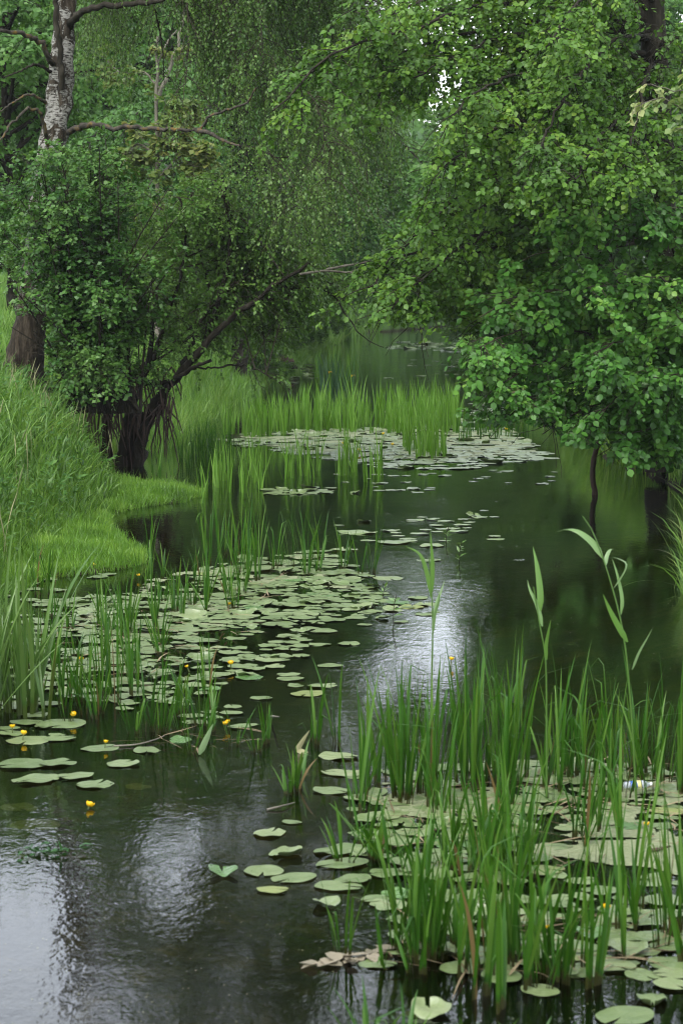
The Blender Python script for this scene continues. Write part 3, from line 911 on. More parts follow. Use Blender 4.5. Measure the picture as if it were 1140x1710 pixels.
ht = grow(rng, hs_, 2500, .1, .6, .75, .05, .45, .4, taper=.1)
tx, ty = project(ht[:, -1])
ht = ht[~((tx > 570) & (tx < 835) & (ty < -10) & (ty > -720))]
lh = leaf_twigs(rng, ht, 6, .15, .7, .4, .45, .2, a0, LEAF1, .75)
add_crown(alder, [lv, lh], [tubes(HB, np.linspace(.06, .012, 14), 5), tubes(secs, np.linspace(.011, .004, 5), 3), tubes(tw, .0024, 3), tubes(hs_, .007, 3)], M['alder'], M['bark'])

# ---- the hazel under it with broad fresh leaves
rng = np.random.default_rng(105)
h0 = at(1150, 770, 42.0); h0[2] = gz(h0[0], h0[1])
hazel = thing('hazel_shrub', 'broad leaved fresh green shrub hanging low over the dark water', 'shrub', h0)
hb = [
    ([(1150, 760), (1120, 560), (1080, 430), (1030, 370), (985, 355)], 37.5),
    ([(1150, 760), (1140, 540), (1120, 400), (1090, 350), (1050, 340)], 37.5),
    ([(1152, 760), (1160, 500), (1150, 380), (1130, 345)], 38),
    ([(1150, 760), (1090, 560), (1010, 450), (930, 420), (880, 430)], 37.5),
    ([(1150, 760), (1080, 580), (980, 500), (880, 490), (800, 530)], 37),
    ([(1150, 760), (1070, 620), (960, 550), (870, 550), (800, 580)], 36.5),
    ([(1150, 760), (1080, 640), (980, 600), (890, 610), (830, 645)], 36.5),
    ([(1150, 760), (1090, 670), (1000, 640), (920, 650), (865, 680)], 37),
    ([(1150, 760), (1100, 690), (1030, 670), (960, 690), (905, 725)], 37.5),
    ([(1150, 760), (1120, 620), (1080, 520), (1030, 480), (980, 480)], 36.5),
    ([(1150, 760), (1130, 640), (1090, 580), (1040, 570), (990, 590)], 36.5),
    ([(1150, 760), (1130, 700), (1090, 660), (1040, 660), (1000, 690)], 36.5),
    ([(1150, 760), (1150, 620), (1140, 520), (1110, 470), (1070, 460)], 36.5),
    ([(1150, 760), (1150, 690), (1130, 640), (1090, 630)], 36.5),
    ([(1150, 760), (1140, 720), (1110, 710), (1070, 720), (1030, 735)], 37),
    ([(1150, 760), (1165, 640), (1160, 560), (1140, 540)], 37),
    ([(1150, 760), (1150, 730), (1120, 715), (1100, 735)], 38),
    ([(1150, 760), (1050, 600), (950, 560), (850, 600), (815, 610)], 40),
    ([(1150, 760), (1060, 560), (960, 460), (880, 380)], 40),
    ([(1150, 760), (1080, 520), (1000, 420), (940, 350)], 40),
]
HS = []
for q, d1 in hb:
    Pn = add_limb(hazel, 'branch', abough(q, d1, 42.0), .03, .008, M['twig'], rng, 6, 22, .08, .006)
    HS.append(smooth_line(Pn, 14))
HS = np.stack(HS)
secs = grow(rng, HS, 520, .3, .65, .75, .05, .9, .35, taper=.3, flat=.4)
tw = grow(rng, secs, 5200, .08, .6, .75, .02, .32, .4, taper=.1, flat=.3)
tx, ty = project(tw[:, -1])
tw = tw[(ty < 745 + 40 * (tx > 1010)) & ~((tx < 930) & (ty > 712))]
lv = leaf_twigs(rng, tw, 6, .115, .8, .5, .34, .25, h0 + np.array([1.0, 2.0, 0]), LEAF2, .75)
add_crown(hazel, [lv], [tubes(secs, np.linspace(.009, .004, 5), 3), tubes(tw, .0025, 3)], M['hazel'], M['twig'], 'foliage')

# ---- pale tipped spray coming in from the right edge, on a young tree outside the picture
rng = np.random.default_rng(106)
y0 = np.array([4.9, 26.0, 0.0]); y0[2] = gz(y0[0], y0[1])
young = thing('young_willow_tree', 'young tree with pale yellow green leaf tips at the right edge', 'tree', y0)
ysp = [
    [y0 + [0, 0, .1], np.array([4.7, 26, 2.6]), np.array([4.45, 26, 4.6]), np.array([4.3, 26, 5.9]), np.array([4.2, 26, 6.6])],
    [np.array([4.45, 26, 4.6]), at(1165, 170, 25.5), at(1120, 150, 25.3), at(1085, 140, 25.2)],
    [np.array([4.45, 26, 4.6]), at(1150, 195, 25.6), at(1100, 165, 25.4), at(1058, 180, 25.3)],
    [np.array([4.5, 26, 4.3]), at(1160, 225, 25.4), at(1130, 215, 25.3)],
    [np.array([4.42, 26, 4.8]), at(1170, 125, 25.4), at(1138, 128, 25.3)],
]
YS = []
for i, q in enumerate(ysp):
    Pn = add_limb(young, 'trunk' if i == 0 else 'branch', np.array(q), .05 if i == 0 else .014, .012 if i == 0 else .004, M['palebark'], rng, 6, 20, .05, .004)
    YS.append(smooth_line(Pn, 12))
tw = grow(rng, np.stack(YS[1:]), 60, .4, .7, .6, .1, .16, .4, taper=.1)
lv = leaf_twigs(rng, tw, 6, .085, .6, .5, .4, .35, y0, LEAF2, .7)
secs = grow(rng, np.stack(YS[:1]), 26, .35, .6, .8, .3, .8, .2)
secs = secs[(project(secs[:, -1])[0] > 1150)]
t2 = grow(rng, secs, 120, .2, .7, .6, .1, .22, .4)
l2 = leaf_twigs(rng, t2, 6, .085, .6, .5, .4, .35, y0, LEAF2, .7)
add_crown(young, [lv, l2], [tubes(tw, .002, 3), tubes(secs, .005, 3), tubes(t2, .002, 3)], M['sprig'], M['palebark'])

# ---- dead stem standing in the water below the hazel
rng = np.random.default_rng(107)
d0 = on(993, 826)
dead = np.stack([d0 + [.02, .05, -.4], d0, at(989, 795, d0[1] - .05), at(992, 760, d0[1] - .1), at(1001, 730, d0[1] - .2), at(1006, 690, d0[1] - .1)])
mb = MB(); V, f = rough_tube(smooth_line(dead, 24), np.linspace(.055, .04, 24), 9, rng, .12); mb.add(V, f)
tag(link('dead_stem', mb.mesh('dead_stem', True, d0), M['deadwood'], None, d0), 'bare dark brown dead stem rising from the water into the leaves', 'stem')
# bare grey branch in mid air at the willow's tip
q0 = at(540, 452, 46.0)
mb = MB()
for q in ([(500, 458), (545, 452), (580, 455), (600, 450), (640, 452), (662, 450)], [(545, 450), (575, 444), (600, 440), (630, 434), (668, 430)], [(585, 455), (604, 466), (622, 477)]):
    V, f = rough_tube(smooth_line(pts(q, 45.6), 16), np.linspace(.028, .01, 16), 6, rng, .1); mb.add(V, f)
link('bare_branch', mb.mesh('bare_branch', True, w0), M['palebark'], willow)

# ---- further trees: three kinds built once, then copied
def build_kind(seed, H, Rw, nb, hang, leaf, tmpl, nsec, ntw, nl, tw_len, low=.12):
    rng = np.random.default_rng(seed)
    tr = smooth_line(np.array([[0, 0, -.3], [.1, 0, H * .25], [-.1, .1, H * .6], [0, 0, H]]), 24)
    tv = rough_tube(tr, np.interp(np.linspace(0, 1, 24), [0, .05, 1], [H * .022, H * .016, .03]), 9, rng, .08)
    bs = []
    for i in range(nb):
        t = low + (1 - low) * (i + rng.uniform(0, 1)) / nb
        z = H * t; az = i * 2.4 + rng.uniform(-.5, .5)
        prof = math.sin(min(1, (t - low + .12) / (1.05 - low)) * math.pi) ** .6
        L = Rw * prof * rng.uniform(.65, 1.15) + .4
        d = np.array([math.cos(az), math.sin(az), 0])
        p0 = np.array([0, 0, z * .93])
        rise = L * rng.uniform(.15, .5) * (1 - hang)
        bs.append(smooth_line(np.stack([p0, p0 + d * L * .55 + [0, 0, rise + .3 * hang * L], p0 + d * L + [0, 0, rise * 1.1 - hang * L * .35]]), 10))
    Bq = np.stack(bs)
    secs = grow(rng, Bq, nsec, .15, .6, .75, .1 - .3 * hang, H * .085, .3 + .3 * hang, taper=.3)
    tw = grow(rng, secs, ntw, .1, .6 - .3 * hang, .7, .05 - .8 * hang, tw_len, .35, taper=.1)
    lv = leaf_twigs(rng, tw, nl, leaf, .6, .45, .45, .2 + .4 * hang, (0, 0, 0), tmpl, .75)
    mt = MB(); mt.add(*tv)
    trunk = mt.mesh('far_trunk', True)
    crown = crown_mesh('far_crown', [lv], [tubes(Bq, np.linspace(H * .007, .01, 10), 5), tubes(secs, .012, 3)], (0, 0, 0))
    return trunk, crown
KINDS = {
    'round': build_kind(1, 12, 4.6, 46, .0, .20, LEAF1, 760, 5600, 6, .55, .14),
    'tall': build_kind(2, 17, 4.2, 60, .1, .21, LEAF1, 900, 6400, 6, .6, .16),
    'weeping': build_kind(3, 13, 4.4, 46, .75, .15, LEAF1, 900, 6500, 9, .8, .40),
    'shrub': build_kind(4, 4, 2.6, 26, .0, .13, LEAF1, 420, 3000, 6, .34, .02),
}
for k_, (a_, b_) in KINDS.items():
    a_.materials.append(M['bark'])
    b_.materials.append(M['willow' if k_ == 'shrub' else 'back']); b_.materials.append(M['bark'])
# kind, picture column, distance, height, width factor, turn, label
far = [
    ('round', 20, 64, 10.0, 1.0, .3, 'dark rounded tree behind the birch at the left edge'),
    ('tall', 210, 92, 17.5, 1.1, 1.1, 'tall green tree behind the pale forked sapling'),
    ('round', 120, 95, 13, 1.0, 2.3, 'leafy tree filling the gap right of the birch trunk'),
    ('tall', 330, 104, 18.5, 1.2, 4.0, 'big tree towering behind the hanging birch strands'),
    ('round', 420, 118, 17, 1.2, 5.1, 'broad tree standing behind the willow top'),
    ('weeping', 398, 84, 13.0, 1.45, .7, 'fine leaved grey green tree leaning to the water past the willow'),
    ('tall', 470, 130, 22, 1.1, 2.0, 'tall tree behind the fine leaved grey green tree'),
    ('weeping', 505, 122, 14.5, 1.5, 3.3, 'hazy weeping tree at the left of the sky gap'),
    ('tall', 540, 152, 18, 1.4, .9, 'distant tree standing left of the far bend'),
    ('round', 690, 250, 17, 1.4, 1.9, 'bluish distant tree below the sky gap'),
    ('tall', 815, 178, 19.0, 1.2, 2.9, 'far bluish tree half hidden by the alder tips'),
    ('tall', 850, 120, 15, 1.2, 4.4, 'far tree behind the middle of the alder'),
    ('round', 930, 112, 14, 1.2, 5.5, 'shaded tree behind the alder crown on the right bank'),
    ('tall', 1030, 118, 18, 1.2, .2, 'dark tree behind the alder trunk'),
    ('tall', 1150, 108, 19, 1.2, 1.4, 'dark tree behind the shrub at the right edge'),
    ('shrub', 425, 100, 3.0, 1.2, .5, 'light green shrub on the meadow bank behind the willow'),
    ('shrub', 360, 84, 2.4, 1.2, 1.5, 'low shrub seen through the willow stems'),
    ('shrub', 290, 70, 2.2, 1.2, 2.5, 'low shrub behind the willow foot'),
    ('shrub', 510, 128, 3.4, 1.3, 3.5, 'shrub above the far waterline left of the bend'),
    ('shrub', 548, 160, 6.0, 1.4, 4.5, 'shrub where the far stream disappears'),
    ('shrub', 800, 132, 4.5, 1.4, 5.2, 'shrub on the right bank behind the far lily pads'),
    ('shrub', 870, 92, 3.8, 1.3, 6.0, 'shrub by the dry brown reeds on the right bank'),
    ('shrub', 960, 66, 3.4, 1.3, .9, 'shrub on the right bank behind the low hazel leaves'),
    ('shrub', 468, 108, 2.0, 1.4, 1.9, 'small bush on the grassy slope past the willow tip'),
    ('shrub', 520, 140, 3.6, 1.4, 2.9, 'small bush at the waterline beyond the iris'),
    ('shrub', 440, 90, 1.5, 1.5, 3.9, 'low sprawling bush behind the willow branch'),
    ('shrub', 494, 118, 3.0, 1.3, 4.4, 'rounded bush on the far left bank between two lower ones'),
    ('shrub', 240, 112, 4.5, 1.6, 0.9, 'large bush on the meadow far behind the left bush'),
    ('shrub', 590, 205, 8.0, 1.5, 1.2, 'pale shrub on the left shore of the far bend'),
    ('shrub', 648, 218, 9.5, 1.5, 2.2, 'tall pale shrub at the middle of the far bend'),
    ('shrub', 690, 234, 9.5, 1.6, 0.2, 'pale shrub closing the far bend right of its middle'),
    ('shrub', 775, 248, 7.0, 1.6, 5.2, 'pale shrub behind the alder tips at the far bend'),
    ('shrub', 735, 255, 7.5, 1.5, 3.0, 'bushy thicket closing the far end of the stream'),
]
for i, (k_, px_, Y_, H_, wf, rz, lab) in enumerate(far):
    tr_, cr_ = KINDS[k_]
    x_ = (px_ - 570) / F * Y_
    z_ = float(gz(x_, Y_))
    if z_ < 0: print('IN WATER', lab)
    o = thing('bank_shrub' if k_ == 'shrub' else 'far_tree', lab, 'shrub' if k_ == 'shrub' else 'tree', (x_, Y_, max(z_, 0) - .05), 'shrubs along the far banks' if k_ == 'shrub' else 'trees behind the stream')
    s_ = H_ / {'round': 12, 'tall': 17, 'weeping': 13, 'shrub': 4}[k_]
    o.scale = (s_ * wf, s_ * wf, s_)
    o.rotation_euler = (0, 0, rz)
    link('trunk', tr_, None, o); link('crown', cr_, None, o)

rng = np.random.default_rng(140)
for q, Yq, lab in (([(438, 586), (460, 596), (480, 606), (498, 614)], 99, 'dark bare earth ledge at the far left waterline'), ([(462, 540), (478, 548), (492, 560)], 112, 'patch of bare brown earth on the far grassy bank')):
    L_ = pts(q, Yq); mb = MB()
    V, f = rough_tube(smooth_line(L_, 18), .28 * np.sin(np.linspace(.25, 2.9, 18)), 12, rng, .22); mb.add(V, f)
    tag(link('earth_ledge', mb.mesh('earth_ledge', True, L_[0]), M['soil'], None, L_[0]), lab, 'earth')

# ---- pale forked sapling with yellow green leaves behind the birch limb
rng = np.random.default_rng(108)
s0 = at(263, 560, 58.0); s0[2] = gz(s0[0], s0[1])
sap = thing('maple_sapling', 'slim sapling with pale forked trunk and yellow green leaves', 'tree', s0)
sb = []
for q, r0, r1 in ([(262, 600), (263, 400), (262, 250), (261, 160), (264, 60)], .075, .035), ([(266, 160), (276, 135), (292, 90), (304, 40), (312, -20)], .055, .03), ([(262, 110), (280, 70), (298, 48)], .03, .015), ([(268, 150), (240, 120), (200, 120), (168, 88)], .03, .012), ([(264, 230), (290, 195), (315, 168)], .04, .015), ([(263, 260), (230, 240), (215, 262)], .04, .012), ([(263, 300), (300, 262), (340, 250)], .04, .012):
    sb.append(smooth_line(add_limb(sap, 'trunk' if r0 == .075 else 'branch', pts(q, 58.0), r0, r1, M['palebark'], rng, 7, 20, .06, .006), 12))
S = np.stack(sb[1:])
secs = grow(rng, np.concatenate([S, S[3:], S[3:], np.stack([sb[0][2:10]])[:, np.linspace(0, 7, 12).astype(int)] + rng.normal(0, .001, (1, 12, 3))]), 130, .25, .6, .75, .05, .8, .2)
sx_, sy_ = project(secs[:, -1])
secs = secs[(sy_ > 60)]
tw = grow(rng, secs, 480, .2, .7, .7, -.05, .4, .4)
lv = leaf_twigs(rng, tw, 6, .17, .9, .2, .25, .15, s0, LEAF2, .8)
add_crown(sap, [lv], [tubes(secs, .008, 3), tubes(tw, .003, 3)], M['pale'], M['palebark'])

# ---- the far wood that closes the view
rng = np.random.default_rng(109)
n = 60000
y = rng.uniform(165, 330, n); x = rng.uniform(-75, 110, n)
sl_, sr_ = shore(x, y)
ok = (np.maximum(sl_, sr_) > 1.5)
x, y = x[ok], y[ok]
cx, cy = np.round(x / 7) * 7 + 3 * np.sin(y), np.round(y / 9) * 9
top = 17 + 8 * vnoise(cx, cy, .35, 51)
gapx = np.abs((738 - 570) / F * y - x) < 1.8
top = np.where(gapx, np.minimum(top, 13.5 + .012 * y), top)
rr = np.hypot(x - cx, (y - cy) * .8) / 4.6
z = gz(x, y) + top * rng.uniform(0.02, 1, len(x)) ** .7 * np.clip(1.1 - .45 * rr ** 2, .2, 1)
P = np.stack([x, y, z], -1)
A = rng.normal(0, 1, P.shape); A[:, 2] -= .6
Nn = np.array([0, -.35, .9]) + rng.normal(0, .5, P.shape)
lv = leaves(P, A, Nn, rng.uniform(.7, 1.5, len(x)), LEAF2, np.clip(vnoise(cx, cy, .7, 77) * .7 + rng.uniform(0, .3, len(x)), 0, 1))
tag(link('far_woods', mesh_np('far_woods', lv[0], lv[1], lv[2]), M['back']), 'far off wood closing the view beyond the bend', 'woods', kind='stuff')

# ------------------------------------------------------------------ water lilies
def mat_pad(name, cols, rough=.4):
    m, t, out = nodes(name)
    p = t.nodes.new('ShaderNodeBsdfPrincipled')
    p.inputs['Roughness'].default_value = rough
    p.inputs['Specular IOR Level'].default_value = .5
    oi = t.nodes.new('ShaderNodeObjectInfo')
    v = mapped(t, (1, 1, 1))
    ad = N(t, 'ShaderNodeVectorMath', operation='ADD'); t.links.new(v, ad.inputs[0])
    mu = N(t, 'ShaderNodeVectorMath', operation='SCALE'); t.links.new(oi.outputs['Location'], mu.inputs[0]); mu.inputs['Scale'].default_value = 7.3
    t.links.new(mu.outputs[0], ad.inputs[1])
    n = noise(t, 2.6, 6, ad.outputs[0], .7)
    mx = N(t, 'ShaderNodeMath', operation='MULTIPLY_ADD'); t.links.new(oi.outputs['Random'], mx.inputs[0]); mx.inputs[1].default_value = .55
    m2 = N(t, 'ShaderNodeMath', operation='MULTIPLY_ADD'); t.links.new(n, m2.inputs[0]); m2.inputs[1].default_value = .75; m2.inputs[2].default_value = -.15
    t.links.new(m2.outputs[0], mx.inputs[2])
    base = ramp(t, mx.outputs[0], cols)
    # specks of duckweed, seeds and insect holes
    vo = N(t, 'ShaderNodeTexVoronoi', Scale=16.0); t.links.new(ad.outputs[0], vo.inputs['Vector'])
    sp = ramp(t, vo.outputs['Distance'], [(.10, (1, 1, 1)), (.17, (0, 0, 0))])
    mk = N(t, 'ShaderNodeMixRGB'); t.links.new(sp, mk.inputs[0]); t.links.new(base, mk.inputs[1]); mk.inputs[2].default_value = (.20, .21, .12, 1)
    ho = ramp(t, noise(t, 11, 3, ad.outputs[0], .6), [(.27, (1, 1, 1)), (.32, (0, 0, 0))])
    mh = N(t, 'ShaderNodeMixRGB'); t.links.new(ho, mh.inputs[0]); t.links.new(mk.outputs[0], mh.inputs[1]); mh.inputs[2].default_value = (.075, .06, .025, 1)
    sx = t.nodes.new('ShaderNodeSeparateXYZ'); t.links.new(v, sx.inputs[0])
    def mm_(op, a_, b_=None):
        n_ = N(t, 'ShaderNodeMath', operation=op)
        for i_, q_ in enumerate((a_, b_)):
            if q_ is None: continue
            if isinstance(q_, (int, float)): n_.inputs[i_].default_value = q_
            else: t.links.new(q_, n_.inputs[i_])
        return n_.outputs[0]
    yy = mm_('ADD', sx.outputs[1], .12)
    ang = mm_('ARCTAN2', sx.outputs[0], yy)
    vein = ramp(t, mm_('ABSOLUTE', mm_('SINE', mm_('MULTIPLY', ang, 9.0))), [(.0, (.45, .45, .45)), (.16, (0, 0, 0))])
    mv = N(t, 'ShaderNodeMixRGB', blend_type='MULTIPLY'); t.links.new(vein, mv.inputs[0]); t.links.new(mh.outputs[0], mv.inputs[1]); mv.inputs[2].default_value = (.72, .78, .62, 1)
    t.links.new(mv.outputs[0], p.inputs['Base Color'])
    rr = N(t, 'ShaderNodeMapRange'); t.links.new(n, rr.inputs[0]); rr.inputs[1].default_value = .3; rr.inputs[2].default_value = .7; rr.inputs[3].default_value = rough - .14; rr.inputs[4].default_value = rough + .15
    t.links.new(rr.outputs[0], p.inputs['Roughness'])
    b = N(t, 'ShaderNodeBump', Strength=.5, Distance=.01); t.links.new(noise(t, 7, 4, ad.outputs[0]), b.inputs['Height']); t.links.new(b.outputs[0], p.inputs['Normal'])
    t.links.new(p.outputs[0], out.inputs[0])
    return m
M['pad'] = mat_pad('lily_pad', [(.1, (.062, .098, .030)), (.45, (.100, .142, .050)), (.75, (.140, .178, .076)), (1, (.175, .19, .095))])
M['pad_yellow'] = mat_pad('yellowing_pad', [(.1, (.10, .13, .03)), (.6, (.15, .18, .05)), (1, (.20, .19, .07))])
M['pad_fresh'] = mat_pad('fresh_pad', [(.1, (.04, .09, .02)), (.6, (.06, .13, .03)), (1, (.09, .17, .045))], .32)
M['pad_sunk'] = mat_pad('sunken_pad', [(.1, (.07, .085, .03)), (.6, (.12, .12, .04)), (1, (.15, .14, .06))], .5)
M['duckweed'] = mat_simple('duckweed_film', None, .7, .4, .6, [(.3, (.09, .115, .05)), (.5, (.15, .175, .085)), (.7, (.21, .22, .13))], 34)

def pad_shape(rng, n=30, wave=.012, fold=0.0, curl=0.0):
    """oval leaf with a narrow notch at the stalk, diameter about 1"""
    a = np.linspace(R(-90) + .13, R(270) - .13, n)
    wob = 1 + .035 * np.sin(3 * a + rng.uniform(0, 6)) + .025 * np.sin(5 * a + rng.uniform(0, 6)) + rng.normal(0, .008, n)
    bite = rng.uniform(0, 1) < .35
    if bite:
        wob -= .12 * np.exp(-((a - rng.uniform(0, 4)) / .09) ** 2)
    ox, oy = .43 * np.cos(a) * wob, .52 * np.sin(a) * wob
    oy = np.where(a < 0, oy, oy)
    c = np.array([[0, -.12, 0]])
    rings = []
    for f in (.45, .8, 1.0):
        z = wave * f * np.sin(2 * a + rng.uniform(0, 6)) + wave * .8 * f * np.sin(5 * a + rng.uniform(0, 6)) + (curl * f ** 3 * (.4 + .6 * np.sin(a + rng.uniform(0, 6))))
        x_ = ox * f; y_ = -.12 + (oy + .12) * f
        rings.append(np.stack([x_, y_, z + fold * np.abs(x_)], -1))
    V = np.concatenate([c] + rings)
    i1, i2, i3 = 1 + np.arange(n), 1 + n + np.arange(n), 1 + 2 * n + np.arange(n)
    tri = np.stack([np.zeros(n - 1, int), i1[:-1], i1[1:]], -1)
    q = np.concatenate([np.stack([a_[:-1], b_[:-1], b_[1:], a_[1:]], -1) for a_, b_ in ((i1, i2), (i2, i3))])
    return V, [tri, q]

rng = np.random.default_rng(201)
PAD = {'flat': [], 'curled': [], 'folded': []}
for i in range(12):
    PAD['flat'].append(pad_shape(rng, 30, .008 + .006 * (i % 3)))
for i in range(5):
    PAD['curled'].append(pad_shape(rng, 30, .03, .03, .16))
for i in range(3):
    PAD['folded'].append(pad_shape(rng, 30, .02, .38, .06))
PADM = {}
def pad_mesh(kind, i, mm):
    key = (kind, i, mm)
    if key not in PADM:
        V, f = PAD[kind][i]
        me = mesh_np('lily_pad', V, f, None, True)
        me.materials.append(M[mm])
        PADM[key] = me
    return PADM[key]

pads = []      # x, y, diameter
def put_pad(p, d, kind, mm, label, group, tilt=0.0, z=None):
    lst = PAD[kind]
    o = link('lily_pad', pad_mesh(kind, int(rng.integers(len(lst))), mm))
    o.location = (p[0], p[1], (.004 + rng.uniform(0, .011)) if z is None else z)
    o.rotation_euler = (rng.normal(0, .012) + tilt, rng.normal(0, .012), rng.uniform(0, 6.28))
    o.scale = (d * rng.uniform(.92, 1.08), d * rng.uniform(.92, 1.08), d)
    tag(o, label, 'lily pad', group)
    pads.append((p[0], p[1], d))
    return o

single = [   # column, row, width in the photograph, kind, material, label
    (38, 1278, 82, 'flat', 'pad', 'long pale pad at the left edge, back of the lower left cluster'),
    (96, 1276, 66, 'flat', 'pad', 'pale pad at the back of the lower left cluster, touching its long neighbour'),
    (60, 1303, 76, 'flat', 'pad', 'broad pale pad at the front left of the lower left cluster'),
    (126, 1297, 64, 'flat', 'pad', 'pale pad in the middle of the lower left cluster'),
    (158, 1311, 68, 'flat', 'pad', 'pale pad nearest the open dark water in the lower left cluster'),
    (206, 1277, 58, 'flat', 'pad', 'small pad at the right end of the lower left cluster'),
    (232, 1302, 48, 'flat', 'pad_sunk', 'dull olive pad half under water right of the lower left cluster'),
    (58, 1365, 88, 'flat', 'pad_sunk', 'dim pad just under the surface among bright reflections at lower left'),
    (30, 1336, 76, 'flat', 'pad_sunk', 'dim sunken pad between the lower left cluster and the bright reflections'),
    (102, 1210, 92, 'flat', 'pad', 'broad pad beside the tall yellow flower at left'),
    (48, 1237, 78, 'flat', 'pad', 'pad under the two yellow flowers at the left edge'),
    (168, 1250, 66, 'flat', 'pad', 'pad below the small yellow bud behind the lower left cluster'),
    (245, 1254, 52, 'flat', 'pad', 'pad by the floating stick left of the reeds'),
    (302, 1238, 34, 'curled', 'pad_fresh', 'fresh raised pad standing up in the reeds left of midstream'),
    (450, 1393, 62, 'flat', 'pad', 'pale pad floating alone at the back of the midstream pads'),
    (487, 1374, 34, 'flat', 'pad', 'tiny pad farthest back of the midstream pads'),
    (478, 1427, 58, 'curled', 'pad', 'pale pad with lifted rim just behind the joined pair midstream'),
    (440, 1455, 72, 'flat', 'pad', 'left pad of the joined pair in dark water midstream'),
    (490, 1466, 76, 'flat', 'pad', 'right pad of the joined pair in dark water midstream'),
    (372, 1460, 52, 'folded', 'pad_fresh', 'fresh green folded pad drifting left of the joined pair'),
    (455, 1488, 50, 'flat', 'pad_yellow', 'yellowing pad half sunk in front of the joined pair'),
    (545, 1513, 50, 'folded', 'pad', 'folded pad with a corner standing up right of the joined pair'),
    (566, 1421, 84, 'flat', 'pad', 'broad pale pad at the stream side of the front right reeds'),
    (572, 1443, 86, 'flat', 'pad', 'broad pale pad in front of its twin at the edge of the right reeds'),
    (565, 1481, 74, 'flat', 'pad', 'pad next to the folded pad at the edge of the right reeds'),
    (590, 1470, 60, 'flat', 'pad', 'pad tucked behind another at the edge of the right reeds'),
    (564, 1264, 62, 'flat', 'pad', 'single pad beside the left edge of the tall right reeds'),
    (552, 1322, 60, 'flat', 'pad', 'pad by three short blades left of the tall right reeds'),
    (538, 1146, 48, 'flat', 'pad', 'small pad by the leaning reed blades in midstream'),
    (514, 1159, 60, 'flat', 'pad_yellow', 'yellowish pad at the foot of the leaning reed blades midstream'),
    (551, 1112, 44, 'flat', 'pad', 'lone small pad in bright water at the middle of the stream'),
    (541, 1055, 44, 'flat', 'pad', 'small pad off the tip of the big left mat'),
    (902, 1655, 70, 'flat', 'pad', 'round pad floating alone in front of the right reeds'),
    (1042, 1697, 104, 'flat', 'pad', 'largest pad at the very bottom right of the stream'),
    (1088, 1672, 62, 'curled', 'pad', 'pad with one side lifted above the largest pad at bottom right'),
    (1122, 1647, 66, 'flat', 'pad', 'pad at the right edge just above the bottom corner'),
    (718, 1691, 76, 'curled', 'pad', 'pad with upturned rim at the bottom between cut reed stalks'),
    (838, 1632, 78, 'flat', 'pad', 'pad at the front foot of the middle front reeds'),
    (765, 1618, 74, 'flat', 'pad', 'pad beside the narrow front reed stalks'),
    (632, 1611, 62, 'flat', 'pad', 'pad next to the floating pale debris'),
    (703, 1676, 54, 'flat', 'pad_sunk', 'sunken brownish pad behind the upturned pad at the bottom'),
    (986, 1565, 62, 'folded', 'pad_fresh', 'glossy dark green pad standing upright near the nearest yellow flower'),
    (968, 1474, 56, 'flat', 'pad', 'oval pale pad in the dark gap among the right reeds'),
    (1000, 1490, 62, 'flat', 'pad', 'pad right beside the oval pad in the dark gap'),
    (655, 906, 62, 'flat', 'pad', 'broad pad behind the broad leaved reed in the middle of the stream'),
    (720, 912, 44, 'flat', 'pad', 'small pad left of the leafy sprig in midstream'),
    (598, 890, 60, 'flat', 'pad', 'pad at the back of midstream beside a lone reed tuft'),
    (575, 918, 56, 'flat', 'pad', 'pad at the foot of the lone reed tuft in midstream'),
    (715, 936, 40, 'flat', 'pad', 'little pad in front of the leafy sprig in midstream'),
    (648, 966, 56, 'flat', 'pad', 'pad in open water off the right end of the big left mat'),
]
for px_, py_, wpx, kind, mm, lab in single:
    p = on(px_, py_)
    put_pad(p, wpx / F * p[1] * 1.05, kind, mm, lab, 'lily pads floating on the stream', z=-.05 if mm == 'pad_sunk' else None)

words_size = lambda d, a, b: 'small' if d < a + (b - a) / 3 else ('broad' if d > a + 2 * (b - a) / 3 else 'middling')
mats = [  # polygon in the photograph, how many, diameters, overlap, where
    ([(560, 1282), (700, 1300), (860, 1262), (1139, 1285), (1139, 1400), (960, 1400), (900, 1475), (700, 1475), (585, 1450), (600, 1380)], 60, (.20, .33), .66, 'among the tall reeds near the floating bottle'),
    ([(640, 1480), (760, 1490), (940, 1500), (950, 1600), (930, 1640), (800, 1622), (690, 1612), (640, 1560)], 28, (.15, .26), .74, 'round the feet of the front right reeds'),
    ([(1040, 1500), (1139, 1500), (1139, 1640), (960, 1625), (950, 1585), (1010, 1560)], 20, (.19, .30), .66, 'by the nearest yellow flower at lower right'),
    ([(300, 985), (350, 945), (420, 935), (530, 920), (600, 960), (640, 1000), (560, 1035), (400, 1050), (310, 1040)], 52, (.24, .42), .66, 'in the big mat left of midstream'),
    ([(600, 1000), (690, 995), (740, 1012), (640, 1028), (560, 1030)], 10, (.2, .34), .7, 'at the pointed end of the big left mat'),
    ([(110, 1000), (300, 985), (310, 1040), (400, 1055), (330, 1075), (130, 1080)], 32, (.22, .38), .74, 'in the left mat below the grassy tongue'),
    ([(70, 1080), (330, 1078), (470, 1092), (465, 1118), (380, 1150), (250, 1180), (130, 1172), (20, 1150)], 40, (.2, .34), .80, 'in the loose front of the left mat'),
    ([(60, 950), (300, 930), (280, 955), (90, 972)], 6, (.2, .34), .72, 'along the edge of the grassy tongue'),
]
total = len(single)
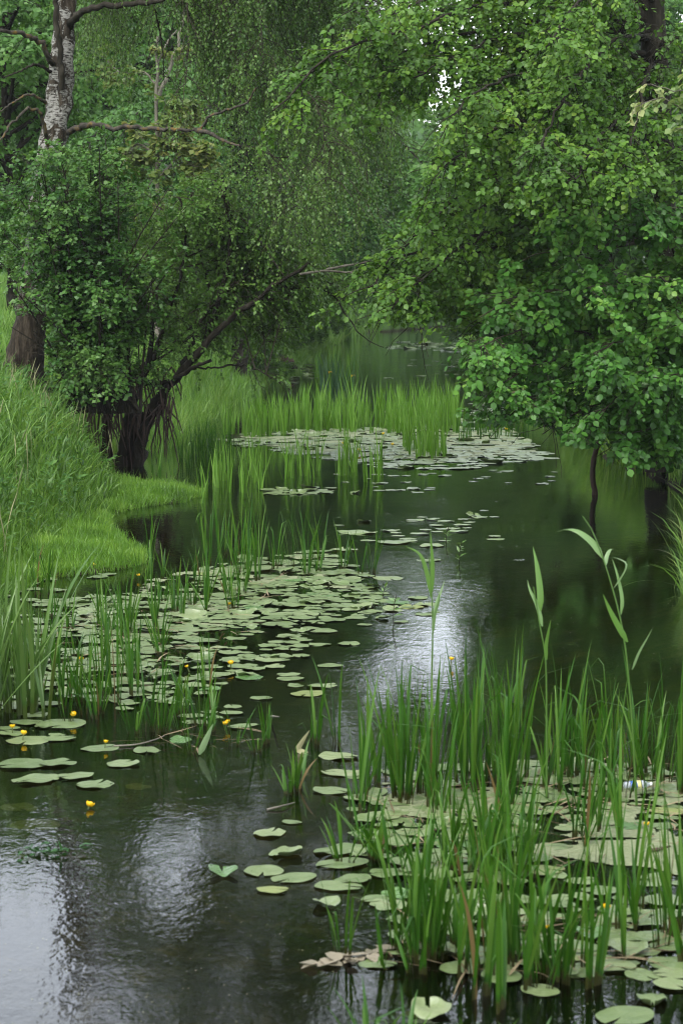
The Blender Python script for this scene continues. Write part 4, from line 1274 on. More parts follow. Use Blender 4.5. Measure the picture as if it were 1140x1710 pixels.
for poly, cnt, (a_, b_), ov, where in mats:
    W = on([p[0] for p in poly], [p[1] for p in poly])
    got = 0
    for tr_ in range(cnt * 60):
        if got >= cnt or total >= 296: break
        x_ = rng.uniform(W[:, 0].min(), W[:, 0].max()); y_ = rng.uniform(W[:, 1].min(), W[:, 1].max())
        if not inside(np.array([x_]), np.array([y_]), W[:, :2])[0]: continue
        d = rng.uniform(a_, b_)
        if any((x_ - q[0]) ** 2 + (y_ - q[1]) ** 2 < (ov * .5 * (d + q[2])) ** 2 for q in pads): continue
        r_ = rng.uniform(0, 1)
        kind = 'flat' if r_ < .93 else ('curled' if r_ < .98 else 'folded')
        mm = 'pad' if rng.uniform() < .91 else ('pad_yellow' if rng.uniform() < .5 else 'pad_fresh')
        look = {'pad': 'pale', 'pad_yellow': 'yellowing', 'pad_fresh': 'fresh green'}[mm]
        st = {'flat': 'lying flat', 'curled': 'with lifted rim', 'folded': 'folded upright'}[kind]
        put_pad((x_, y_), d, kind, mm, f'{words_size(d, a_, b_)} {look} pad {st} {where}', 'lily pads floating on the stream')
        got += 1; total += 1
# far pads nobody could tell apart: one object
mb = MB()
fars = [([(10, 1110), (330, 1110), (480, 1085), (500, 1170), (420, 1215), (250, 1235), (0, 1250)], 62, (.12, .26)), ([(470, 1020), (640, 960), (740, 950), (740, 1020), (600, 1090), (480, 1110)], 26, (.12, .26)), ([(0, 950), (110, 970), (130, 1080), (0, 1120)], 30, (.16, .28)), ([(70, 1000), (300, 985), (600, 960), (640, 1000), (470, 1118), (380, 1150), (250, 1180), (20, 1150)], 420, (.12, .23)), ([(580, 1290), (860, 1265), (1139, 1285), (1139, 1600), (900, 1630), (660, 1600), (600, 1440)], 260, (.09, .18)), ([(300, 985), (350, 938), (420, 930), (530, 915), (610, 955), (640, 1000), (560, 1020), (400, 1030), (130, 1075), (110, 1000)], 230, (.14, .26)), ([(345, 735), (420, 722), (560, 716), (700, 712), (860, 716), (925, 765), (760, 785), (640, 782), (480, 758), (400, 745)], 560, (.25, .5)),
        ([(620, 690), (860, 668), (880, 700), (700, 712)], 90, (.25, .5)),
        ([(640, 585), (660, 570), (790, 572), (785, 592), (700, 583)], 60, (.4, .9)),
        ([(440, 815), (560, 815), (545, 826), (450, 828)], 22, (.22, .36)),
        ([(480, 610), (520, 600), (530, 640), (480, 640)], 30, (.3, .6)),
        ([(560, 870), (830, 850), (840, 905), (560, 905)], 34, (.12, .28)),
        ([(690, 600), (790, 600), (780, 625), (600, 640)], 18, (.2, .5)),
        ([(560, 790), (930, 780), (930, 810), (560, 830)], 34, (.12, .3))]
for poly, cnt, (a_, b_) in fars:
    W = on([p[0] for p in poly], [p[1] for p in poly])
    n_ = 0
    while n_ < cnt:
        x_ = rng.uniform(W[:, 0].min(), W[:, 0].max()); y_ = rng.uniform(W[:, 1].min(), W[:, 1].max())
        if not inside(np.array([x_]), np.array([y_]), W[:, :2])[0]: continue
        if inside(*[np.array([q_]) for q_ in project(np.array([x_, y_, 0.0]))], [(905, 1385), (1160, 1375), (1160, 1445), (1075, 1468), (890, 1458)])[0]: n_ += .5; continue
        V, f = PAD['flat'][int(rng.integers(12))] if rng.uniform() < .9 else PAD['curled'][int(rng.integers(5))]
        d = rng.uniform(a_, b_); t_ = rng.uniform(0, 6.28); c, s = math.cos(t_), math.sin(t_)
        V = V * d
        V = np.stack([V[:, 0] * c - V[:, 1] * s + x_, V[:, 0] * s + V[:, 1] * c + y_, V[:, 2] + .004 + rng.uniform(0, .009)], -1)
        mb.add(V, f); n_ += 1
tag(link('far_lily_pads', mb.mesh('far_lily_pads', True), M['pad']), 'small pale lily pads filling the gaps and the far mats', 'lily pads', kind='stuff')
# duckweed film between the pads on the right and in the far mat
mb = MB()
for poly, thr, cs in (([(900, 1392), (1139, 1385), (1139, 1440), (1075, 1462), (900, 1455)], .22, .022), ([(600, 1290), (900, 1270), (1139, 1290), (1139, 1390), (900, 1392), (700, 1400), (610, 1350)], .52, .022), ([(345, 733), (560, 716), (860, 718), (900, 755), (700, 775), (480, 752)], .36, .09), ([(130, 985), (520, 925), (600, 980), (400, 1050), (140, 1070)], .60, .04)):
    W = on([p[0] for p in poly], [p[1] for p in poly])
    xs = np.arange(W[:, 0].min(), W[:, 0].max(), cs); ys = np.arange(W[:, 1].min(), W[:, 1].max(), cs)
    X, Y = np.meshgrid(xs, ys)
    ins = inside((X + (vnoise(X, Y, 2.6, 64) - .5) * .5).ravel(), (Y + (vnoise(X, Y, 1.7, 65) - .5) * 1.1).ravel(), W[:, :2]).reshape(X.shape) & (vnoise(X, Y, 2.2, 61) * .6 + vnoise(X, Y, 7, 62) * .25 + vnoise(X, Y, 21, 63) * .15 > thr)
    n_ = X.size; idx = np.arange(n_).reshape(X.shape)
    k_ = ins[:-1, :-1] & ins[1:, 1:] & ins[:-1, 1:] & ins[1:, :-1]
    q = np.stack([idx[:-1, :-1][k_], idx[:-1, 1:][k_], idx[1:, 1:][k_], idx[1:, :-1][k_]], -1)
    V = np.stack([X.ravel(), Y.ravel(), np.full(n_, .005) + rng.uniform(0, .002, n_)], -1)
    V[:, :2] += rng.normal(0, cs * .18, (n_, 2))
    used = np.unique(q); mp = np.zeros(n_, int); mp[used] = np.arange(len(used))
    mb.add(V[used], [mp[q]])
tag(link('duckweed', mb.mesh('duckweed', True), M['duckweed']), 'thin pale film of duckweed between the lily pads', 'duckweed', kind='stuff')

# ---- yellow flowers
def flower_meshes(rng):
    st = MB(); V, f = tubes(np.array([[[0, 0, -.25], [.004, 0, -.1], [0, 0, 0]]]), .0055, 6); st.add(V, f)
    pe = MB()
    for k in range(5):
        a = k * 2 * math.pi / 5
        u = np.linspace(0, 1, 6); v_ = np.linspace(-1, 1, 5)
        U, VV = np.meshgrid(u, v_, indexing='ij')
        th = U * 1.75                                   # wraps up from the bottom round the cup
        rr = .026 * np.sin(th) * (1 - .0 * VV)
        zz = .024 * (1 - np.cos(th))
        an = a + VV * .72 * (1 - .25 * U ** 3)
        P = np.stack([rr * np.cos(an), rr * np.sin(an), zz + .004 * (1 - VV ** 2) * U], -1) * (1 + .012 * (k % 2))
        i = np.arange(30).reshape(6, 5)
        pe.add(P.reshape(-1, 3), [np.stack([i[:-1, :-1], i[1:, :-1], i[1:, 1:], i[:-1, 1:]], -1).reshape(-1, 4)])
    di = MB(); V, f = tubes(np.array([[[0, 0, .006], [0, 0, .02], [0, 0, .030], [0, 0, .031]]]), np.array([.008, .009, .013, .001]), 10); di.add(V, f)
    return st.mesh('flower_stalk', True), pe.mesh('flower_petals', True), di.mesh('flower_disc', True)
fs, fp, fd = flower_meshes(rng)
fs.materials.append(M['stem']); fp.materials.append(M['yellow']); fd.materials.append(M['yellow_g'])
flowers = [
    (122, 1205, .10, 1.2, 'yellow flower on a tall stalk over the broad pad at left'),
    (38, 1237, .09, 1.1, 'yellow flower right of its twin at the left edge'),
    (22, 1226, .09, 1.0, 'half open yellow flower at the left edge'),
    (175, 1250, .08, .8, 'small yellow bud behind the lower left pads'),
    (376, 1220, .09, .9, 'yellow flower left of its pair in the reeds left of midstream'),
    (382, 1216, .09, .8, 'yellow flower right of its pair in the reeds left of midstream'),
    (386, 1118, .09, 1.2, 'yellow flower on the loose front of the left mat'),
    (148, 1350, .012, 1.3, 'yellow flower floating alone on dark water at lower left'),
    (157, 951, .09, 1.3, 'yellow flower at the edge of the grassy tongue'),
    (133, 1110, .08, 1.1, 'yellow flower among the reeds at the left of the left mat'),
    (95, 1098, .08, 1.0, 'yellow flower nearest the cattails'),
    (232, 968, .08, 1.0, 'yellow flower behind the left reed tufts'),
    (316, 1122, .08, .8, 'small yellow flower in front of the middle of the left mat'),
    (384, 1016, .07, 1.0, 'small yellow flower near the back of the big left mat'),
    (1006, 1532, .09, 1.0, 'nearest yellow flower, over dark water at lower right'),
    (688, 1565, .07, .7, 'small yellow flower in the front left of the right reeds'),
    (916, 1562, .06, .8, 'dull yellow flower beside the upright dark green pad'),
    (1078, 1386, .05, .9, 'yellow flower below the floating bottle'),
    (752, 1112, .10, 1.0, 'yellow flower behind the tall right reeds'),
    (655, 748, .12, 1.6, 'yellow flower in the far mat right of the reeds'),
    (600, 758, .12, 1.6, 'yellow flower in the far mat among thin reeds'),
    (571, 746, .12, 1.5, 'yellow flower near the left of the far mat'),
    (640, 730, .12, 1.5, 'yellow flower at the front of the middle reed bed'),
    (843, 722, .12, 1.5, 'yellow flower at the right end of the far mat'),
    (894, 692, .14, 1.8, 'yellow flower under the dry brown reeds'),
]
for px_, py_, hz, sc_, lab in flowers:
    p = on(px_, py_)
    o = thing('yellow_water_lily', lab, 'flower', (p[0], p[1], 0), 'yellow water lily flowers')
    hz = hz * .55 if hz > .03 else hz
    sc_ *= .85
    o.rotation_euler = (rng.normal(0, .2), rng.normal(0, .2), rng.uniform(0, 6.28))
    for nm, me in (('stalk', fs), ('petals', fp), ('disc', fd)):
        c = link(nm, me, None, o, (0, 0, hz)); c.scale = (sc_,) * 3

# ------------------------------------------------------------------ reeds
def reed_mesh(seed, nb, hs_, wd, lean, curl, brk=.08, basew=.022):
    """one shoot, 1 m tall: strap blades rising from a common foot"""
    r = np.random.default_rng(seed)
    mb = MB(); k = 12
    u = np.linspace(0, 1, k + 1)
    fan = r.uniform(0, math.pi)
    for b in range(nb):
        h = r.uniform(*hs_) if b else 1.0
        side = 1 if b % 2 else -1
        az = fan + (0 if side > 0 else math.pi) + r.normal(0, .5)
        le = abs(r.normal(0, lean)) + .015 * b
        cu = r.uniform(.15, 1) * curl
        ang = le + cu * u ** 2.2
        if r.uniform() < brk:
            kb = r.uniform(.55, .85); ang = ang + np.clip((u - kb) / .04, 0, 1) * r.uniform(.9, 2.2)
        st = h / k
        dr = np.concatenate([[0], np.cumsum(np.sin(ang[:-1]) * st)]); dz = np.concatenate([[0], np.cumsum(np.cos(ang[:-1]) * st)])
        off = side * basew * (.2 + b / nb * .6)
        C = np.stack([np.cos(fan) * abs(off) * side + dr * np.cos(az), np.sin(fan) * abs(off) * side + dr * np.sin(az), dz - .0], -1)
        fa = az + math.pi / 2 + r.normal(0, .35) + u * r.normal(0, .7)
        wv_ = wd * r.uniform(.7, 1.15) * np.clip(.75 + .5 * u, 0, 1) * (1 - np.clip((u - .45) / .55, 0, 1) ** 1.8) * .5 + .0006
        S = np.stack([np.cos(fa), np.sin(fa), np.zeros(k + 1)], -1) * wv_[:, None]
        nrm = np.stack([-np.sin(fa), np.cos(fa), np.zeros(k + 1)], -1) * (wv_ * .35)[:, None]
        V = np.stack([C - S, C + nrm, C + S], 1).reshape(-1, 3)
        V[:3, 2] -= .25
        i = np.arange((k + 1) * 3).reshape(k + 1, 3)
        q = np.concatenate([np.stack([i[:-1, j], i[:-1, j + 1], i[1:, j + 1], i[1:, j]], -1) for j in (0, 1)])
        T = np.repeat(np.clip(.12 + (r.uniform(.25, .85)) * np.clip(u * 7, 0, 1) + .05 * u, 0, 1), 3)
        T[:6] = [.055, .055, .055, .08, .08, .08]
        if b and r.uniform() < .045: T = np.full(len(T), r.uniform(0, .03))
        mb.add(V, [q], T)
    return mb.mesh('reed_shoot', True)
RV = [reed_mesh(300 + i, 5 + i % 4, (.36, 1.0), .022, .085, .30, .2, .075) for i in range(24)]
for m_ in RV: m_.materials.append(M['reed'])
CV = [reed_mesh(340 + i, 5, (.6, .98), .019, .19, .45, .05, .03) for i in range(6)]
for m_ in CV: m_.materials.append(M['cattail'])
rng = np.random.default_rng(301)
def shoot(bank, px_, py_, hpx, wsc, label, group):
    p = on(px_, py_)
    h = hpx / F * p[1]
    o = link('reed_shoot' if bank is RV else 'cattail_shoot', bank[int(rng.integers(len(bank)))])
    o.location = (p[0], p[1], 0)
    o.rotation_euler = (rng.normal(0, .055), rng.normal(0, .055), rng.uniform(0, 6.28))
    o.scale = (wsc, wsc, h)
    return tag(o, label, 'reed' if bank is RV else 'cattail', group)
def clumps(lst, group, spread=19, wsc=1.0, bank=RV):
    for px_, py_, n_, top, where in lst:
        for k in range(n_):
            shoot(bank, px_ + rng.normal(0, spread), py_ + rng.normal(0, spread * .45), (py_ - top) * (rng.uniform(.58, 1.04) if k else 1.0), wsc * rng.uniform(.85, 1.15), where, group)
GR = 'reed shoots in the tall stand on the right'
clumps([
    (622, 1330, 4, 1100, 'tall reed shoot at the left end of the right stand'),
    (655, 1350, 4, 1090, 'tall reed shoot just inside the left end of the right stand'),
    (694, 1345, 5, 1115, 'reed shoot behind the front left tuft of the right stand'),
    (732, 1325, 5, 1050, 'tall reed shoot at the back left of the right stand'),
    (772, 1320, 5, 1060, 'reed shoot at the back of the right stand left of its middle'),
    (812, 1310, 5, 1020, 'tallest reed shoot at the back middle of the right stand'),
    (850, 1320, 5, 1030, 'tall reed shoot in the back middle of the right stand'),
    (890, 1305, 5, 1065, 'reed shoot below the upright common reed leaf'),
    (930, 1320, 5, 1085, 'reed shoot at the back right of the upright common reed'),
    (970, 1320, 4, 1100, 'reed shoot between the two common reeds'),
    (1012, 1290, 3, 1140, 'short reed shoot left of the floating bottle'),
    (1060, 1300, 5, 1080, 'reed shoot round the floating bottle'),
    (1100, 1300, 5, 1085, 'reed shoot right behind the floating bottle'),
    (1134, 1320, 5, 1080, 'reed shoot at the right edge beyond the bottle'),
    (612, 1420, 1, 1295, 'thin reed shoot at the stream side of the right pads'),
    (642, 1440, 3, 1330, 'short reed shoot among the pads at the left of the right stand'),
    (722, 1455, 4, 1310, 'reed shoot in the middle row, left part of the right stand'),
    (762, 1465, 4, 1290, 'reed shoot in the middle row behind the narrow front stalks'),
    (802, 1455, 4, 1240, 'reed shoot at the centre of the right stand'),
    (850, 1445, 5, 1225, 'tall reed shoot in the middle row, right of the centre'),
    (888, 1455, 4, 1250, 'reed shoot in the middle row beside the duckweed film'),
    (930, 1430, 3, 1205, 'reed shoot rising at the left edge of the duckweed film'),
    (990, 1405, 4, 1180, 'reed shoot standing thick in the duckweed film'),
    (656, 1585, 4, 1395, 'reed shoot at the front left corner of the right stand'),
    (682, 1602, 5, 1355, 'tall front reed shoot beside the small yellow flower'),
    (712, 1590, 5, 1335, 'tallest front reed shoot near the left of the right stand'),
    (738, 1588, 4, 1400, 'reed shoot at the right of the front left tuft'),
    (796, 1635, 4, 1335, 'narrow front reed shoot standing apart in the right stand'),
    (852, 1596, 5, 1300, 'front middle reed shoot of the right stand'),
    (872, 1618, 4, 1345, 'foremost reed shoot of the front middle tuft'),
    (898, 1640, 4, 1370, 'dark leaning reed shoot at the front of the right stand'),
    (957, 1632, 4, 1350, 'front reed shoot left of the nearest yellow flower'),
    (1046, 1560, 3, 1330, 'reed shoot right of the nearest yellow flower'),
    (1122, 1560, 4, 1210, 'tall reed shoot at the right edge of the front'),
    (1140, 1585, 4, 1160, 'tallest reed shoot cut by the right edge'),
], GR, 34, 1.0)
clumps([(616, 1775, 3, 1645, 'short blunt reed shoot at the bottom edge below the pads'),
        (676, 1790, 3, 1640, 'leaning reed shoot at the bottom edge below the upturned pad'),
        (800, 1800, 3, 1690, 'reed tip at the bottom edge in the middle of the right half'),
        (898, 1780, 1, 1700, 'stray reed tip under the lone round pad at the bottom')], GR, 10)
GL = 'reed shoots on the left side of the stream'
clumps([
    (100, 1165, 4, 1000, 'reed shoot right beside the cattails'),
    (72, 1110, 4, 985, 'reed shoot behind the cattails'),
    (132, 1090, 3, 1010, 'short reed shoot near the yellow flower by the cattails'),
    (204, 1165, 4, 965, 'tall reed shoot at the left front of the left mat'),
    (232, 1135, 4, 1000, 'reed shoot in the left mat beside the tall left front one'),
    (176, 1050, 4, 960, 'reed shoot below the grassy tongue, left part'),
    (262, 1040, 4, 925, 'reed shoot below the tip of the grassy tongue'),
    (300, 1020, 4, 930, 'reed shoot at the left of the big mat'),
    (352, 1020, 4, 905, 'reed shoot at the back left of the big mat'),
    (322, 990, 3, 880, 'thin tall reed shoot behind the big mat'),
    (268, 1222, 5, 1065, 'tall reed shoot at the front tuft left of midstream'),
    (322, 1205, 4, 1075, 'reed shoot in the middle of the front tuft left of midstream'),
    (352, 1228, 4, 1130, 'leaning reed shoot in the front tuft by the paired flowers'),
    (420, 1240, 3, 1145, 'short thick reed shoot right of the paired flowers'),
    (516, 1236, 3, 1075, 'pair of long leaning blades at midstream'),
    (496, 1332, 3, 1245, 'short blade standing alone in dark midstream water'),
    (524, 1312, 1, 1255, 'single short blade beside the lone midstream blade'),
    (372, 945, 5, 795, 'tall reed shoot in the tuft behind the big mat, left part'),
    (398, 925, 4, 820, 'reed shoot in the tuft behind the big mat, right part'),
    (452, 958, 4, 830, 'reed shoot at the back edge of the big mat'),
    (496, 952, 5, 830, 'reed shoot at the right end behind the big mat'),
    (520, 945, 3, 850, 'reed shoot rightmost in the tuft behind the big mat'),
    (614, 945, 5, 845, 'lone reed tuft shoot in midstream'),
    (262, 808, 3, 728, 'long blade standing at the water under the willow'),
    (40, 1100, 4, 975, 'reed shoot behind the cattails by the left edge'),
    (120, 1040, 4, 945, 'reed shoot below the left part of the grassy tongue'),
    (150, 1130, 3, 1010, 'reed shoot in the left mat near the tall left front ones'),
    (215, 1060, 4, 930, 'reed shoot below the middle of the grassy tongue'),
    (90, 985, 4, 880, 'reed shoot on the bank side of the left mat'),
    (285, 1090, 3, 985, 'reed shoot in the middle of the left mat'),
    (385, 1000, 3, 890, 'thin reed shoot standing in the back of the big mat'),
    (420, 975, 3, 850, 'reed shoot in the tuft behind the big mat, middle part'),
    (240, 985, 4, 890, 'reed shoot right off the tip of the grassy tongue'),
    (62, 1150, 4, 990, 'reed shoot between the cattails and the left mat'),
    (142, 1192, 3, 1075, 'low reed shoot at the near left corner of the left mat'),
    (312, 1160, 3, 1045, 'reed shoot standing in the thin front of the left mat'),
    (300, 950, 3, 850, 'reed shoot hiding the tip of the grassy tongue'),
    (160, 1180, 3, 1060, 'low reed shoot in front of the left mat'),
], GL, 22, .85)
clumps([(-12, 1210, 5, 820, 'tall broad cattail shoot cut by the left edge'),
        (24, 1195, 5, 845, 'tall broad cattail shoot nearest the left edge'),
        (58, 1185, 4, 900, 'broad cattail shoot right of the others'),
        (-5, 1090, 4, 840, 'broad cattail shoot behind the others at the left edge')], 'cattails at the left edge', 15, 1.9, CV)
print('SHOOTS', sum(1 for o in COL.objects if o.name.startswith('reed_shoot')), 'PADS', total)
# the middle reed bed: too many thin shoots to count, one object
def bed(name, poly, cnt, hpx, seed, label, mm='reed', wsc=1.0, cat='reeds'):
    r = np.random.default_rng(seed)
    W = on([p[0] for p in poly], [p[1] for p in poly])
    V, Q, T, n_ = [], [], [], 0
    got = 0
    while got < cnt:
        x_ = r.uniform(W[:, 0].min(), W[:, 0].max()); y_ = r.uniform(W[:, 1].min(), W[:, 1].max())
        if not inside(np.array([x_]), np.array([y_]), W[:, :2])[0]: continue
        if vnoise(x_, y_, 1.1, seed) < .34: continue
        nb = 4
        h = r.uniform(.6, 1.1, nb) * r.uniform(hpx[0], hpx[1]) / F * y_
        v, f, t = blades(r, x_ + r.normal(0, .03, nb), y_ + r.normal(0, .03, nb), np.full(nb, -.1), h + .1, np.full(nb, .022 * wsc), .12, .45, 6, r.uniform(.25, .98, nb))
        V.append(v); T.append(t); Q.append(f[0] + n_); n_ += len(v); got += 1
    o = link(name, mesh_np(name, np.concatenate(V), [np.concatenate(Q)], np.concatenate(T)), M[mm])
    return tag(o, label, cat, kind='stuff')
bed('reed_bed', [(355, 722), (480, 700), (600, 690), (760, 690), (775, 722), (640, 726), (520, 722), (400, 735)], 300, (40, 78), 71, 'bright green bed of reeds across the middle of the stream', 'bedreed', 2.1)
bed('thin_reeds', [(670, 735), (735, 735), (745, 770), (690, 770)], 34, (50, 85), 72, 'thin reeds standing in the far lily mat', 'bedreed', 1.7)
bed('edge_reeds', [(760, 722), (900, 706), (880, 730), (770, 740)], 46, (28, 50), 73, 'low reeds at the right end of the far mat', wsc=1.1)
bed('shore_reeds', [(290, 770), (350, 735), (400, 720), (380, 770), (330, 790)], 60, (40, 70), 74, 'reeds between the willow foot and the far mat', wsc=1.0)
bed('far_reeds', [(520, 620), (545, 605), (590, 612), (600, 640), (530, 650)], 40, (28, 50), 75, 'far reeds behind the iris clump', mm='bedreed', wsc=1.8)
bed('far_thin_reeds', [(330, 850), (350, 790), (450, 780), (640, 785), (650, 812), (540, 818), (440, 815), (400, 850)], 66, (45, 100), 77, 'thin reeds standing in open water before the far lily mat', 'bedreed', 1.4)
bed('dry_reeds', [(850, 668), (925, 655), (930, 672), (860, 680)], 120, (12, 30), 76, 'patch of dry brown broken reeds by the right bank', 'dry', 1.3)

# ---- tall common reeds with broad leaves
def ribbon(mb, P, wd, roll, tint, k=14, fold=.3):
    P = smooth_line(P, k)
    T = norm(np.gradient(P, axis=0))
    u = np.linspace(0, 1, k)
    wv_ = wd * np.clip(u * 5 + .25, 0, 1) * (1 - np.clip((u - .3) / .7, 0, 1) ** 1.7) * .5 + .0006
    ref = np.array([math.cos(roll), math.sin(roll) , .15])
    S = norm(ref - (T @ ref)[:, None] * T)
    Nn = np.cross(S, T)
    V = np.stack([P - S * wv_[:, None], P + Nn * (wv_ * fold)[:, None], P + S * wv_[:, None]], 1).reshape(-1, 3)
    i = np.arange(k * 3).reshape(k, 3)
    q = np.concatenate([np.stack([i[:-1, j], i[:-1, j + 1], i[1:, j + 1], i[1:, j]], -1) for j in (0, 1)])
    mb.add(V, [q], tint)
WF = .5
def common_reed(label, stem, lvs, Y):
    b = at(stem[0][0], stem[0][1], Y)
    o = thing('common_reed', label, 'reed', b, 'tall common reeds with broad leaves')
    mb = MB(); P = smooth_line(pts(stem, Y), 20); V, f = tubes(P[None], np.linspace(.009, .004, 20)[None], 7); mb.add(V, f, .35)
    link('stem', mb.mesh('stem', True, b), M['phrag'], o)
    for q, wd, roll, tint in lvs:
        mb = MB(); dz = np.linspace(0, 1, len(q)) ** 1.5
        a = np.array(q, float)
        ribbon(mb, at(a[:, 0], a[:, 1], Y + dz * rng.uniform(-.12, .12)), wd * WF, roll, tint)
        link('leaf', mb.mesh('leaf', True, b), M['phrag'], o)
common_reed('tall common reed leaning left with a broad arching leaf', [(1062, 1345), (1054, 1200), (1040, 1060), (1012, 950), (985, 880), (972, 862)], [
    ([(1006, 932), (990, 908), (968, 890), (948, 884), (926, 889)], .085, .2, .8),
    ([(1010, 945), (1012, 930), (1018, 918), (1023, 918)], .05, .2, .95),
    ([(1024, 982), (1034, 968), (1044, 950), (1044, 940), (1034, 934), (1022, 930)], .05, .9, .95),
    ([(1036, 1026), (1038, 1000), (1030, 960), (1021, 932)], .05, .4, .75),
    ([(1047, 1072), (1034, 1050), (1018, 1020), (1006, 992)], .075, .2, .6),
    ([(1055, 1118), (1066, 1090), (1080, 1065), (1088, 1050)], .045, .6, .9)], 15.6)
common_reed('straight common reed with two upright pale leaves', [(912, 1330), (912, 1200), (910, 1100), (900, 1040), (890, 980)], [
    ([(905, 1046), (896, 1010), (884, 985), (880, 968)], .06, .3, .8),
    ([(902, 1020), (901, 985), (896, 945), (889, 912)], .085, .1, .55),
    ([(912, 1102), (911, 1080), (915, 1055), (919, 1035)], .05, .2, .6)], 16.0)
common_reed('slim common reed against the bright water with upright split leaves', [(716, 1290), (720, 1150), (722, 1050), (720, 980), (716, 930)], [
    ([(720, 995), (712, 955), (700, 925), (676, 912)], .065, .3, .55),
    ([(719, 998), (722, 950), (720, 915), (718, 885)], .06, .15, .6),
    ([(722, 1040), (728, 1010), (735, 990), (742, 970)], .05, .2, .9),
    ([(722, 1060), (725, 1030), (733, 1000), (730, 985)], .045, .3, .8)], 17.5)

# ---- right tussock, iris, sprigs
rng = np.random.default_rng(401)
t0 = on(1150, 985); t0[2] = 0.02
n = 210
V, f, T = blades(rng, t0[0] + rng.normal(.1, .10, n), t0[1] + rng.normal(0, .14, n), np.full(n, 0.0), rng.uniform(.35, 1.1, n), rng.uniform(.006, .013, n), .35, 1.9, 10, rng.uniform(.3, 1, n))
mb = MB(); mb.add(V, f, T)
tag(link('grass_tussock', mb.mesh('grass_tussock', False, t0), M['grass'], None, t0), 'arching grass tussock with drooping tips at the right water edge', 'grass')
i0 = on(556, 645)
n = 46
V, f, T = blades(rng, i0[0] + rng.normal(0, .34, n), i0[1] + rng.normal(0, .3, n), np.full(n, -.1), rng.uniform(.8, 1.45, n), rng.uniform(.04, .065, n), .16, .5, 7)
ir = thing('iris_clump', 'dark green iris clump with sword leaves and a yellow bloom', 'iris', i0)
mb = MB(); mb.add(V, f, T)
link('leaves', mb.mesh('leaves', False, i0), M['iris'], ir)
for px_, py_ in ((551, 622), (589, 628)):
    c = at(px_, py_, i0[1] - .2)
    mb = MB()
    for k in range(6):
        a = k * math.pi / 3; d = np.array([math.cos(a), math.sin(a), 0])
        ribbon(mb, np.stack([c, c + d * .05 + [0, 0, .04], c + d * .10 + [0, 0, (.05 if k % 2 else -.04)]]), .06, a + 1.57, .5, 7)
    link('bloom', mb.mesh('bloom', True, i0), M['yellow'], ir)
for px_, py_, hpx, lab in ((657, 1040, 48, 'leafy water sprig in front of the left mat tip'), (767, 938, 34, 'leafy water sprig alone in the bright water'), (640, 1000, 22, 'tiny leafy sprig at the back of the mat tip'), (745, 905, 26, 'tiny sprig left of the lone water sprig')):
    b = on(px_, py_); h = hpx / F * b[1]
    o = thing('water_sprig', lab, 'water plant', b, 'leafy sprigs in the water')
    P = smooth_line(np.array([[0, 0, -.15], [0, 0, h * .5], [.03, 0, h]]) + b, 9)
    mb = MB(); Vv, ff = tubes(P[None], .004, 5); mb.add(Vv, ff)
    link('stem', mb.mesh('stem', True, b), M['twig'], o)
    k = 11; tt = rng.uniform(.35, 1, k)
    pp = np.stack([np.interp(tt, np.linspace(0, 1, 9), P[:, j]) for j in range(3)], -1)
    A = np.stack([rng.normal(0, 1, k), rng.normal(0, 1, k), rng.uniform(.1, .9, k)], -1)
    Vv, ff, T = leaves(pp, A, np.array([0, -.3, 1.0]) + rng.normal(0, .3, (k, 3)), rng.uniform(.07, .12, k), LEAF_LONG, rng.uniform(.3, 1, k))
    mb = MB(); mb.add(Vv, ff, T)
    link('leaves', mb.mesh('leaves', False, b), M['phrag'], o)

# ---- plastic bottle
def mat_plain(name, col, rough, trans=0.0):
    m, t, out = nodes(name)
    p = t.nodes.new('ShaderNodeBsdfPrincipled')
    p.inputs['Base Color'].default_value = (*col, 1); p.inputs['Roughness'].default_value = rough
    p.inputs['Transmission Weight'].default_value = trans
    t.links.new(p.outputs[0], out.inputs[0]); return m
bo = on(1062, 1316)
bottle = thing('plastic_bottle', 'clear plastic bottle with blue and yellow wrapper floating among reeds', 'bottle', (bo[0], bo[1], .018))
bottle.rotation_euler = (0, R(-3), R(8))
def lathe(prof, m=20):
    P = np.array([[x_, 0, 0] for x_, _ in prof], float)
    V, f = tubes(P[None], np.array([r_ for _, r_ in prof])[None], m)
    return V, f
def bpart(nm, prof, mm):
    mb = MB(); V, f = lathe(prof); mb.add(V, f); link(nm, mb.mesh(nm, True), mm, bottle)
bpart('body', [(-.095, .001), (-.094, .022), (-.088, .032), (-.075, .034), (-.068, .032), (-.06, .034), (-.05, .034), (.03, .034), (.05, .034), (.065, .028), (.08, .018), (.09, .0125), (.098, .0125)], mat_plain('clear_plastic', (.75, .82, .88), .15, .55))
bpart('wrapper', [(-.048, .0342), (-.047, .0350), (-.002, .0352), (.0, .0346)], mat_plain('blue_wrapper', (.015, .10, .42), .35))
bpart('wrapper_band', [(.0, .0346), (.001, .0352), (.027, .0350), (.028, .0342)], mat_plain('yellow_wrapper', (.62, .56, .22), .4))
bpart('cap', [(.096, .001), (.0965, .0145), (.112, .0145), (.113, .013), (.1135, .001)], mat_plain('white_cap', (.75, .76, .75), .4))

